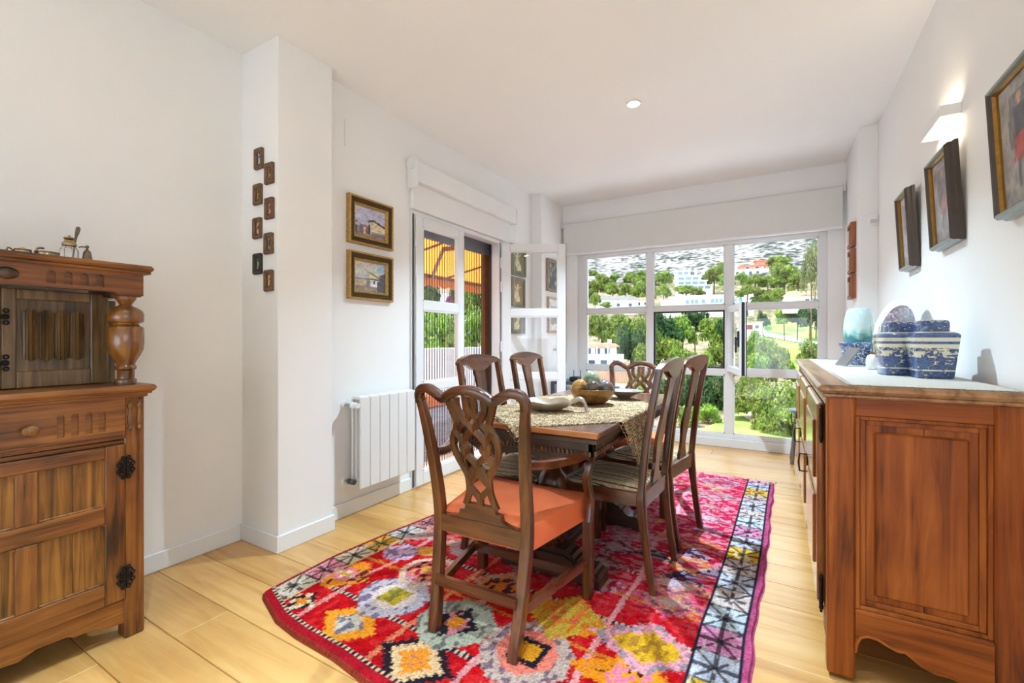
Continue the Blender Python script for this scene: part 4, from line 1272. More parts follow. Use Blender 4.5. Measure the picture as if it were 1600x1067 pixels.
# corner shelf unit with electronics behind the open leaf
cu = thing('corner_table', 'low dark corner table with a white box front left of the window', 'side table', (-2.0, 4.78, 0))
DKG = plain('dark_slate_lacquer', (70, 78, 90), .4, noise=.08)
MB().box(-.19, .12, -.18, .18, .60, .63, .004).build('table_top', DKG, cu)
for sx_ in (-.175, .105):
    for sy_ in (-.165, .165):
        MB().box(sx_ - .015, sx_ + .015, sy_ - .015, sy_ + .015, 0, .60, .002).build('leg', DKG, cu)
MB().box(-.17, .10, -.16, .16, .18, .20).build('shelf', DKG, cu)
bx = thing('white_box', 'white storage box on the shelf of the corner table', 'box', (-2.04, 4.76, .20))
MB().box(-.11, .12, -.13, .13, 0, .26, .004).build('box_body', plain('white_card', (212, 216, 222), .6), bx)
MB().box(-.115, .125, -.135, .135, .25, .30, .004).build('lid', plain('pale_card', (196, 202, 210), .6), bx)
rt = thing('router', 'small dark router with short legs on the corner table', 'router', (-1.955, 4.74, .63))
MB().box(-.05, .05, -.06, .06, .012, .05, .006).build('body', GASKET, rt)
MB().tube([(-.04, .05, .045), (-.04, .05, .12)], .004, 6).tube([(.04, .05, .045), (.04, .05, .12)], .004, 6).box(-.045, -.035, -.05, .05, 0, .012).box(.035, .045, -.05, .05, 0, .012).build('antenna', GASKET, rt)
cd = thing('pillar_candle', 'tall white pillar candle on the corner table next to the router', 'candle', (-2.055, 4.66, .63))
MB().lathe([(.0001, 0), (.026, 0), (.027, .004), (.027, .205), (.024, .212), (.010, .206), (.0001, .204)], 24).build('wax', plain('white_wax', (240, 240, 238), .5), cd, 40)
MB().tube([(0, 0, .2), (.001, 0, .215)], .0012, 5).build('wick', GASKET, cd)
# ================================================================== dining table
ZR = .014                                   # rug top
TX, TY0, TY1, TZ, TW = -.912, 1.60, 2.965, .75, .338
tb = thing('dining_table', 'dark oak draw-leaf dining table with carved frieze and bulbous legs on the rug', 'table', (TX, (TY0 + TY1) / 2, ZR))
LY = (TY1 - TY0) / 2
def tpart(n, mb, mat, smooth=None, parent=tb): return mb.build(n, mat, parent, smooth)
z1 = TZ - ZR
tpart('tabletop', MB().box(-TW + .02, TW - .02, -LY + .02, LY - .02, z1 - .022, z1, .003), MAHO_Y)
for s in (-1, 1):
    tpart('top_border', MB().box(-TW, TW, s * (LY - .01) - .01, s * (LY - .01) + .01, z1 - .022, z1, .003), EDGE)
    tpart('top_border', MB().box(s * (TW - .01) - .01, s * (TW - .01) + .01, -LY + .0205, LY - .0205, z1 - .022, z1, .003), MAHO_Y)
for s in (-1, 1):
    tpart('draw_leaf', MB().box(-TW + .004, TW - .004, s * LY / 2 - LY / 2 + .006, s * LY / 2 + LY / 2 - .006, z1 - .044, z1 - .024, .003), EBON)
zf1, zf0 = z1 - .044, z1 - .098
fx, fy = TW - .026, LY - .03
fr_ = tpart('frieze', MB().box(-fx, fx, -fy, -fy + .022, zf0, zf1, .002).box(-fx, fx, fy - .022, fy, zf0, zf1, .002).box(-fx, -fx + .022, -fy, fy, zf0, zf1, .002).box(fx - .022, fx, -fy, fy, zf0, zf1, .002), EBON)
dn = MB()
n_ = 34
for k in range(n_):
    x = -fx + .012 + (2 * fx - .024) * k / (n_ - 1)
    for s in (-1, 1): dn.box(x - .0045, x + .0045, s * (fy + .004) - .004, s * (fy + .004) + .004, zf0 + .003, zf0 + .022, .0015)
n_ = 66
for k in range(n_):
    y_ = -fy + .012 + (2 * fy - .024) * k / (n_ - 1)
    for s in (-1, 1): dn.box(s * (fx + .004) - .004, s * (fx + .004) + .004, y_ - .0045, y_ + .0045, zf0 + .003, zf0 + .022, .0015)
o = tpart('dentil_row', dn, MAHO, parent=fr_); o['kind'] = 'stuff'
# shaped aprons between legs
for s in (-1, 1):
    pts = [(-fx + .02, zf0)] + [(-fx + .02 + (2 * fx - .04) * a, zf0 - b_) for a, b_ in ((0, .01), (.06, .014), (.12, .035), (.2, .05), (.28, .046), (.36, .03), (.5, .022), (.64, .03), (.72, .046), (.8, .05), (.88, .035), (.94, .014), (1, .01))] + [(fx - .02, zf0)]
    tpart('apron', MB().prism(pts, s * (fy - .015) - .006, s * (fy - .015) + .006), EBON)
# trestle ends: sledge foot, cup-and-cover column, cleat
colp = [(.05, .13), (.055, .14), (.055, .155), (.04, .165), (.036, .18), (.05, .20), (.066, .235), (.074, .28), (.074, .31), (.066, .335), (.05, .35), (.046, .356), (.05, .362), (.068, .372), (.076, .395), (.074, .425), (.06, .455), (.042, .475), (.036, .49), (.05, .505), (.058, .515), (.058, .54), (.05, .55)]
for s in (-1, 1):
    yc = s * (LY - .335)
    tpart('leg_column', MB().lathe(colp, 24, c=(0, yc)), MAHO, 40)
    cr = MB()
    for k in range(20):
        a = 2 * PI * k / 20
        cr.lathe([(.0001, .372), (.008, .378), (.010, .39), (.006, .40), (.0001, .404)], 6, c=(.074 * math.cos(a), yc + .074 * math.sin(a)))
    o = tpart('carved_gadroons', cr, MAHO, 40); o['kind'] = 'stuff'
    tpart('cleat', MB().box(-.22, .22, yc - .045, yc + .045, .55, zf0 + .02, .006), EBON)
    foot = [(-.245, 0), (-.245, .045), (-.238, .058), (-.225, .062), (-.215, .072), (-.205, .074), (-.17, .072), (-.15, .082), (-.14, .1), (-.128, .104), (-.118, .118), (-.1, .122), (-.085, .135), (.085, .135), (.1, .122), (.118, .118), (.128, .104), (.14, .1), (.15, .082), (.17, .072), (.205, .074), (.215, .072), (.225, .062), (.238, .058), (.245, .045), (.245, 0), (.2, 0), (.19, .014), (-.19, .014), (-.2, 0)]
    tpart('sledge_foot', MB().prism(foot[::-1], yc - .05, yc + .05), EBON)
    tpart('foot_moulding', MB().prism([(p[0] * 1.01, p[1] * .82) for p in foot[::-1]], yc - .062, yc + .062), EBON)
tpart('stretcher', MB().box(-.035, .035, -LY + .36, LY - .36, .07, .115, .008), EBON)

# lace cloth laid corner-wise over the table
hd_ = .632
ccx, ccy = TX, 2.175
zt = TZ + .0022
def crochet():
    m, nt, b = base_mat('ecru_crochet_lace')
    tc = nt.nodes.new('ShaderNodeTexCoord')
    v1 = N(nt, 'ShaderNodeTexVoronoi', Scale=120.0); v2 = N(nt, 'ShaderNodeTexNoise', Scale=26.0, Detail=3.0)
    nt.links.new(tc.outputs['Object'], v1.inputs['Vector']); nt.links.new(tc.outputs['Object'], v2.inputs['Vector'])
    ad = nt.nodes.new('ShaderNodeMath'); ad.operation = 'MULTIPLY_ADD'; ad.inputs[1].default_value = .7
    nt.links.new(v2.outputs['Fac'], ad.inputs[0]); nt.links.new(v1.outputs['Distance'], ad.inputs[2])
    r = ramp(nt, [(.42, lin4((222, 200, 166))), (.74, lin4((202, 178, 142))), (.92, lin4((116, 94, 70)))])
    nt.links.new(ad.outputs[0], r.inputs[0]); nt.links.new(r.outputs[0], b.inputs['Base Color']); b.inputs['Roughness'].default_value = .95; b.inputs['Specular IOR Level'].default_value = .15
    bp = N(nt, 'ShaderNodeBump', Strength=.6, Distance=.003); nt.links.new(v1.outputs['Distance'], bp.inputs['Height']); nt.links.new(bp.outputs[0], b.inputs['Normal'])
    return m
LACE2 = crochet()
tc_ = thing('lace_tablecloth', 'square ecru lace cloth laid corner-wise over the dining table', 'tablecloth', (0, 0, 0))
nn = 66
vs, fs = [], []
for j in range(nn + 1):
    for i in range(nn + 1):
        p_, q_ = i / nn * 2 - 1, j / nn * 2 - 1
        ax, ay = (p_ - q_) / 2 * hd_, (p_ + q_) / 2 * hd_
        x, y_ = ccx + ax, ccy + ay
        z = zt
        ex = abs(ax) - (TW + .004)
        ey = (TY0 - .004) - y_
        rip = .010 * math.sin(y_ * 46) * min(1, max(0, ex) * 8)
        if ex > 0:
            z -= ex; x = ccx + math.copysign(TW + .005 + .03 * ex + abs(rip), ax)
        if ey > 0:
            z -= ey; y_ = TY0 - .005 - .03 * ey
        vs.append((x, y_, z))
for j in range(nn):
    for i in range(nn):
        a = j * (nn + 1) + i
        fs.append((a, a + 1, a + nn + 2, a + nn + 1))
MB().add(vs, fs).build('cloth', LACE2, tc_, 60, fixn=False)
edge = [vs[i] for i in range(nn + 1)] + [vs[j * (nn + 1) + nn] for j in range(1, nn + 1)] + [vs[nn * (nn + 1) + i] for i in range(nn - 1, -1, -1)] + [vs[j * (nn + 1)] for j in range(nn - 1, 0, -1)]
em = MB()
for k in range(0, len(edge), 2):
    p_ = Vector(edge[k]); cen = Vector((ccx, ccy, zt))
    d_ = (p_ - cen); d_.z = 0; d_.normalize()
    dn_ = Vector((0, 0, -1)) if p_.z < zt - .002 else d_
    sd = Vector((-d_.y, d_.x, 0))
    em.tube([tuple(p_ + sd * .012 * math.cos(a) + dn_ * .016 * math.sin(a) + Vector((0, 0, .0008))) for a in [PI * q / 6 for q in range(7)]], .0016, 4)
o = em.build('lace_edge', LACE2, tc_); o['kind'] = 'stuff'

# bowls and gourds
ZC = TZ + .0035
METB = plain('hammered_bronze_bowl', (150, 112, 66), .3, .55, noise=.5, nscale=26, bump=.4, bscale=60)
fb = thing('fruit_bowl', 'hammered bronze bowl of polished eggs in the middle of the table', 'bowl', (-.862, 2.325, ZC))
MB().lathe([(.0001, .002), (.04, .002), (.045, 0), (.075, .012), (.10, .034), (.116, .062), (.121, .082), (.118, .083), (.112, .064), (.094, .036), (.06, .012), (.0001, .01)], 40).build('bowl_body', METB, fb, 40)
MARB = [plain('green_polished_stone', (128, 146, 122), .18, noise=.35, nscale=16, coat=.5), plain('brown_polished_stone', (92, 76, 68), .16, noise=.55, nscale=30, coat=.6), plain('grey_polished_stone', (108, 102, 100), .16, noise=.5, nscale=34, coat=.6), plain('amber_polished_stone', (176, 132, 70), .18, noise=.45, nscale=18, coat=.5)]
eggs = [((-.862 - .012, 2.325 + .02, .116), .046, 0, (20, 35), 'pale green polished egg on top of the bronze bowl'), ((-.862 + .025, 2.325 - .058, .088), .040, 1, (70, 10), 'brown speckled polished egg at the front of the bowl'), ((-.862 + .078, 2.325 - .008, .086), .038, 2, (80, 60), 'grey polished egg at the right of the bowl'), ((-.862 - .058, 2.325 - .045, .088), .040, 3, (60, 120), 'amber polished egg at the left of the bowl'), ((-.862 + .035, 2.325 + .066, .086), .040, 2, (85, 140), 'dark grey polished egg at the back of the bowl'), ((-.862 - .062, 2.325 + .045, .088), .038, 3, (75, 200), 'brownish amber polished egg at the back left of the bowl')]
for (p_, r_, mi, (ta, tz), lab) in eggs:
    t = thing('stone_egg', lab, 'stone egg', (p_[0], p_[1], ZC + p_[2]), R(tz), 'polished stone eggs in the bronze bowl', rx=R(ta))
    pr = [(r_ * math.sin(a) * (1 - .10 * math.cos(a)), -r_ * 1.18 * math.cos(a)) for a in [PI * k / 14 for k in range(15)]]
    pr[0] = (.0001, pr[0][1]); pr[-1] = (.0001, pr[-1][1])
    MB().lathe(pr, 22).build('egg', MARB[mi], t, 60)
PWT = plain('pale_pewter', (196, 188, 176), .28, .75, noise=.12, nscale=20)
lfd = thing('leaf_dish', 'silvery leaf-shaped dish with curled stem on the lace cloth', 'dish', (-.965, 1.985, ZC), R(28))
vs, fs = [], []
nr, na = 8, 40
for j in range(nr + 1):
    for i in range(na):
        a = 2 * PI * i / na
        rr = j / nr
        sh_ = 1 + .05 * math.cos(6 * a)
        x, y_ = .135 * rr * math.cos(a) * sh_, .088 * rr * math.sin(a) * sh_
        vs.append((x, y_, .004 + .045 * rr ** 2.4 + .006 * rr * math.cos(6 * a)))
for j in range(nr):
    for i in range(na):
        i2 = (i + 1) % na
        fs.append((j * na + i, j * na + i2, (j + 1) * na + i2, (j + 1) * na + i))
k0 = len(vs)
vs += [(x * 1.0, y_, z - .004) for (x, y_, z) in vs]
fs += [tuple(k0 + q for q in f)[::-1] for f in fs]
fs += [(nr * na + i, nr * na + (i + 1) % na, k0 + nr * na + (i + 1) % na, k0 + nr * na + i) for i in range(na)]
MB().add(vs, fs).build('leaf_body', PWT, lfd, 50)
MB().tube(spline([(.12, -.01, .044), (.15, -.02, .060), (.172, -.03, .05), (.182, -.04, .022), (.186, -.046, .003)], 5), [.011] * 10 + [.008] * 11, 8).build('curled_stem', PWT, lfd, 50)
MB().lathe([(.03, 0), (.032, .006), (.02, .01)], 16).build('foot', PWT, lfd, 40)
sd_ = thing('pewter_dish', 'low grey footed dish on the table behind the bronze bowl', 'dish', (-.772, 2.60, ZC))
MB().lathe([(.0001, .004), (.03, .004), (.034, 0), (.036, .01), (.05, .02), (.085, .036), (.108, .046), (.112, .05), (.106, .051), (.08, .041), (.04, .026), (.0001, .024)], 32, sy=.8).build('dish_body', plain('dull_pewter', (150, 142, 132), .4, .6, noise=.2, nscale=30), sd_, 40)

# ================================================================== chairs
def stripe_mat():
    m, nt, b = base_mat('striped_woven_upholstery')
    tc = nt.nodes.new('ShaderNodeTexCoord'); sp = nt.nodes.new('ShaderNodeSeparateXYZ'); nt.links.new(tc.outputs['Object'], sp.inputs[0])
    ml = nt.nodes.new('ShaderNodeMath'); ml.operation = 'MULTIPLY_ADD'; ml.inputs[1].default_value = 1 / .074; ml.inputs[2].default_value = 10.0
    nt.links.new(sp.outputs['X'], ml.inputs[0])
    frc = nt.nodes.new('ShaderNodeMath'); frc.operation = 'FRACT'; nt.links.new(ml.outputs[0], frc.inputs[0])
    r = ramp(nt, [(0, lin4((196, 178, 140))), (.30, lin4((70, 40, 34))), (.36, lin4((188, 172, 140))), (.52, lin4((64, 40, 36))), (.57, lin4((188, 170, 136))), (.78, lin4((122, 32, 30))), (.90, lin4((196, 178, 140)))], 'CONSTANT')
    nt.links.new(frc.outputs[0], r.inputs[0])
    vr = N(nt, 'ShaderNodeTexVoronoi', Scale=90.0); nt.links.new(tc.outputs['Object'], vr.inputs['Vector'])
    mr = nt.nodes.new('ShaderNodeMapRange'); mr.inputs['From Max'].default_value = .7; mr.inputs['To Min'].default_value = 1.25; mr.inputs['To Max'].default_value = .8
    nt.links.new(vr.outputs['Distance'], mr.inputs['Value'])
    hs = nt.nodes.new('ShaderNodeHueSaturation'); nt.links.new(mr.outputs[0], hs.inputs['Value']); nt.links.new(r.outputs[0], hs.inputs['Color'])
    nt.links.new(hs.outputs[0], b.inputs['Base Color']); b.inputs['Roughness'].default_value = .85
    bp = N(nt, 'ShaderNodeBump', Strength=.3, Distance=.003); nt.links.new(vr.outputs['Distance'], bp.inputs['Height']); nt.links.new(bp.outputs[0], b.inputs['Normal'])
    return m
STRIPE = stripe_mat()
VELV = plain('coral_velvet', (224, 112, 66), .8, noise=.09, nscale=9, bump=.15, bscale=200)
SQ = [(-.5, -.5), (.5, -.5), (.5, .5), (-.5, .5)]
def rsec(n=12, p=.34):
    out = []
    for k in range(n):
        a = 2 * PI * k / n
        c, s = math.cos(a), math.sin(a)
        out.append((.5 * math.copysign(abs(c) ** p, c), .5 * math.copysign(abs(s) ** p, s)))
    return out
RS = rsec()
def cushion(hw_r, hw_f, y0, y1, zb, zt_, dome, over=.012, n=14):
    """trapezoid upholstered seat with rounded edges"""
    mb = MB()
    vs, fs = [], []
    prof = [(0.0, zb), (0.0, zt_ - .016), (.004, zt_ - .007), (.012, zt_ - .001)]
    def outline(ins):
        pts = []
        c = [(-hw_r - over + ins, y0 + ins), (hw_r + over - ins, y0 + ins), (hw_f + over - ins, y1 + over - ins), (-hw_f - over + ins, y1 + over - ins)]
        for i in range(4):
            a, b_ = Vector(c[i]), Vector(c[(i + 1) % 4])
            for k in range(n):
                pts.append(a + (b_ - a) * (k / n))
        return pts
    lev = [(i_, z) for i_, z in prof]
    L = max(hw_f, .2)
    for (i_, z) in lev:
        vs += [(p.x, p.y, z) for p in outline(i_)]
    m = 4 * n
    for i in range(len(lev) - 1):
        for k in range(m): fs.append((i * m + k, i * m + (k + 1) % m, (i + 1) * m + (k + 1) % m, (i + 1) * m + k))
    fs.append(tuple(range(m))[::-1])
    base = outline(.012)
    prev = (len(lev) - 1) * m
    cen = Vector((0, (y0 + y1) / 2))
    for q in range(1, 7):
        t_ = q / 6.0
        if q == 6:
            vs.append((cen.x, cen.y, zt_ + dome)); ci = len(vs) - 1
            for k in range(m): fs.append((prev + k, prev + (k + 1) % m, ci))
        else:
            st_ = len(vs)
            for p in base:
                w_ = p + (cen - p) * t_
                vs.append((w_.x, w_.y, zt_ + dome * (1 - (1 - t_) ** 2)))
            for k in range(m): fs.append((prev + k, prev + (k + 1) % m, st_ + (k + 1) % m, st_ + k))
            prev = st_
    return mb.add(vs, fs)

def make_side_chair():
    t = thing('dining_chair', '', 'chair', (0, 0, 0), 0, 'splat-back dining chairs along the table')
    # rear posts: one piece each, foot raked back, back raked
    for s in (-1, 1):
        path = spline([(s * .180, -.232, 0), (s * .182, -.205, .16), (s * .184, -.182, .36), (s * .185, -.185, .46), (s * .186, -.212, .70), (s * .184, -.258, .955)], 4)
        k_ = len(path)
        MB().sweep(path, RS, [(.036 - .006 * i / k_ + (.006 if .3 < i / k_ < .5 else 0), .030 + (.006 if .3 < i / k_ < .5 else 0)) for i in range(k_)], up=(0, 1, 0)).build('rear_leg', MAHO, t, 40)
        MB().sweep([(s * .212, .185, 0), (s * .213, .185, .1), (s * .214, .185, .415)], SQ, [(.028, .028), (.031, .031), (.038, .038)], up=(0, 1, 0)).build('front_leg', MAHO, t)
        MB().sweep([(s * .184, -.168, .392), (s * .214, .17, .392)], SQ, [(.022, .058)] * 2, up=(0, 0, 1)).build('seat_rail', MAHO_Y, t)
    MB().sweep([(-.2, .190, .392), (.2, .190, .392)], SQ, [(.024, .058)] * 2).build('seat_rail', MAHO_X, t)
    MB().sweep([(-.17, -.182, .385), (.17, -.182, .385)], SQ, [(.022, .07)] * 2).build('seat_rail', MAHO_X, t)
    cushion(.166, .196, -.165, .178, .41, .432, .022, over=.004).build('seat', STRIPE, t, 50)
    # crest: arched top, dipped lower edge
    top, bot = [], []
    for k in range(17):
        a = k / 16 * 2 - 1
        top.append((a * .205, .972 + .030 * (1 - a * a) - .012 * max(0, abs(a) - .85) / .15))
        bot.append((a * .205, .950 - .042 * max(0, 1 - (abs(a) / .62) ** 2) ** 1.2 - .0 * abs(a)))
    pts = [(x, z) for x, z in top] + [(x, z) for x, z in bot[::-1]]
    sh_ = Matrix.Shear('XZ', 4, (0, 0)) if False else Matrix.Identity(4)
    mb = MB().prism(pts[::-1], -.013, .013)
    mb.v = [(x, y_ - .258 + (.96 - z) * .19 - .018 * (1 - (x / .205) ** 2), z) for (x, y_, z) in mb.v]
    mb.build('crest_rail', MAHO_X, t, 40)
    # splat: slender vase outline
    half = [(.052, .43), (.050, .46), (.034, .49), (.030, .52), (.036, .56), (.048, .60), (.052, .64), (.044, .68), (.036, .72), (.037, .78), (.044, .86), (.050, .93)]
    pts = half + [(-x, z) for x, z in half[::-1]]
    mb = MB().prism(pts, -.007, .007)
    mb.v = [(x, y_ - .186 - .075 * max(0, (z - .44) / .51) ** 1.35 - .016 * max(0, (z - .6)) * 2, z) for (x, y_, z) in mb.v]
    sp_ = mb.build('splat', MAHO, t)
    ob = MB()
    for r0, q in ((.024, .0), (.014, 0)):
        rg = [(r0 * .75 * math.cos(a), -.186 - .035 + .012, .665 + r0 * 1.2 * math.sin(a)) for a in [2 * PI * k / 14 for k in range(14)]]
        ob.tube(rg, .003, 6, up=(0, 1, 0), closed=True)
    ob.box(-.002, .002, -.214, -.206, .63, .70, .001)
    ob.build('carved_rosette', EBON, sp_, 40)
    return t

def make_arm_chair():
    t = thing('carver_armchair', '', 'armchair', (0, 0, 0), 0, 'pierced-splat armchairs at the table ends')
    yb = lambda z: -.200 - .085 * max(0, (z - .42) / .48) ** 1.25
    for s in (-1, 1):
        path = spline([(s * .168, -.262, 0), (s * .176, -.236, .12), (s * .186, -.206, .32), (s * .189, -.200, .44), (s * .196, yb(.62), .62), (s * .210, yb(.78), .78), (s * .222, yb(.87), .868)], 4)
        k_ = len(path)
        MB().sweep(path, RS, [(.040 - .012 * max(0, i / k_ - .5) * 2, .042 - .012 * max(0, i / k_ - .5) * 2) for i in range(k_)], up=(0, 1, 0)).build('rear_leg', MAHO, t, 40)
        MB().box(s * .262 - .02, s * .262 + .02, .200, .240, 0, .345, .003).build('front_leg', MAHO, t)
        MB().sweep([(s * .177, -.225, .150), (s * .258, .215, .150)], SQ, [(.020, .034)] * 2).build('side_stretcher', MAHO_Y, t)
        # arm: sweeps out and forward, scrolled end
        arm = spline([(s * .196, -.222, .655), (s * .228, -.12, .638), (s * .280, .0, .636), (s * .318, .09, .654), (s * .326, .15, .664), (s * .322, .192, .654), (s * .318, .204, .632), (s * .318, .190, .616)], 4)
        k_ = len(arm)
        a_ = MB().sweep(arm, RS, [(.034 + .016 * min(1, i / k_ * 1.6), .032 - .004 * (i / k_)) for i in range(k_)], up=(0, 0, 1)).build('arm', MAHO_Y, t, 45)
        sup = spline([(s * .310, .148, .640), (s * .302, .122, .585), (s * .290, .122, .53), (s * .288, .150, .475), (s * .288, .172, .43), (s * .287, .170, .385), (s * .286, .162, .345)], 4)
        k_ = len(sup)
        MB().sweep(sup, RS, [(.028, .032 + .020 * (i / k_)) for i in range(k_)], up=(0, 1, 0)).build('arm_support', MAHO, t, 45)
    MB().sweep([(-.172, -.246, .185), (.172, -.246, .185)], SQ, [(.018, .036)] * 2).build('rear_stretcher', MAHO_X, t)
    MB().sweep([(-.243, .115, .150), (.243, .115, .150)], SQ, [(.020, .034)] * 2).build('cross_stretcher', MAHO_X, t)
    MB().sweep([(-.175, -.203, .388), (.175, -.203, .388)], SQ, [(.030, .062)] * 2).build('rear_rail', MAHO_X, t)
    # frame rails under the upholstery
    MB().box(-.245, .245, .205, .232, .345, .40).build('front_rail', MAHO_X, t)
    cushion(.176, .258, -.188, .225, .338, .436, .034, over=.014).build('seat', VELV, t, 50)
    # shoe with stepped shoulders
    shp = [(-.165, .412), (.165, .412), (.150, .418), (.115, .424), (.092, .432), (.088, .452), (.066, .456), (.062, .478), (-.062, .478), (-.066, .456), (-.088, .452), (-.092, .432), (-.115, .424), (-.150, .418)]
    MB().prism(shp, -.212, -.188).build('splat_shoe', MAHO_X, t)
    # crest: three rolling arches
    cr = [(-.222, .862), (-.222, .892), (-.205, .913), (-.175, .918), (-.145, .906), (-.118, .890), (-.100, .884), (-.075, .900), (-.040, .915), (0, .920), (.040, .915), (.075, .900), (.100, .884), (.118, .890), (.145, .906), (.175, .918), (.205, .913), (.222, .892), (.222, .862)]
    path = spline([(x, yb(z) - .012 * (1 - (x / .222) ** 2), z - .012) for x, z in cr], 3)
    k_ = len(path)
    MB().sweep(path, RS, [(.034, .028 + .012 * math.exp(-((p.x) / .06) ** 2)) for p in path], up=(0, 1, 0)).build('crest_rail', MAHO_X, t, 45)
    for s in (-1, 1):
        MB().lathe([(.0001, -.016), (.012, -.012), (.016, 0), (.012, .012), (.0001, .016)], 10, M=Matrix.Translation((s * .225, yb(.88), .880))).build('crest_ear', MAHO_X, t, 50)
    # pierced splat of interlaced straps
    sp_ = thing('splat', None, None); sp_.parent = t
    bpy.data.objects.remove(sp_)
    straps = []
    for s in (-1, 1):
        straps.append([(s * .102, .878), (s * .090, .845), (s * .078, .812), (s * .068, .785), (s * .078, .755), (s * .094, .725), (s * .096, .690), (s * .084, .655), (s * .064, .620), (s * .048, .590), (s * .044, .560), (s * .046, .525), (s * .058, .490), (s * .068, .470)])
        straps.append([(s * .058, .878), (s * .060, .850), (s * .052, .822), (s * .030, .795), (s * .004, .770), (-s * .026, .742), (-s * .052, .712), (-s * .056, .690), (-s * .036, .664), (-s * .006, .636), (s * .022, .606), (s * .040, .575)])
        straps.append([(s * .012, .885), (s * .014, .850), (s * .010, .822), (s * .022, .800), (s * .050, .775), (s * .066, .752)])
        straps.append([(s * .078, .755), (s * .060, .730), (s * .036, .700), (s * .030, .690), (s * .048, .668), (s * .070, .640)])
        straps.append([(s * .002, .632), (s * .006, .606), (s * .020, .582), (s * .040, .560)])
        straps.append([(s * .044, .545), (s * .022, .525), (s * .0, .500), (s * .0, .478)])
    first = None
    mbs = MB()
    for i, sp in enumerate(straps):
        path = spline([(x, yb(z) + .004 - (.002 if i % 2 else 0), z) for x, z in sp], 4)
        mbs.sweep(path, SQ, [(.023, .014)] * len(path), up=(0, 1, 0))
    mbs.build('pierced_splat', MAHO, t)
    return t

sc0 = make_side_chair()
spots = [((-.68, 2.165), 87, 'striped-seat dining chair nearest the sideboard, right of the carver armchair'),
         ((-.645, 2.672), 81, 'striped-seat dining chair on the right side of the table, nearer the window'),
         ((-1.175, 2.09), -90, 'striped-seat dining chair on the left side of the table, nearer the radiator'),
         ((-1.175, 2.64), -90, 'striped-seat dining chair left of the table, in front of the open door leaf')]
for i, ((x, y_), a, lab) in enumerate(spots):
    c = sc0 if i == 0 else copy_tree(sc0)
    c.location = (x, y_, ZR); c.rotation_euler = (0, 0, R(a)); c['label'] = lab
ac0 = make_arm_chair()
for i, ((x, y_), a, lab) in enumerate([((-.945, 1.582), 1.5, 'mahogany carver armchair with coral velvet seat, nearest on the rug'), ((-.862, 3.06), 180, 'mahogany carver armchair at the far end of the table by the window')]):
    c = ac0 if i == 0 else copy_tree(ac0)
    c.location = (x, y_, ZR); c.rotation_euler = (0, 0, R(a)); c['label'] = lab

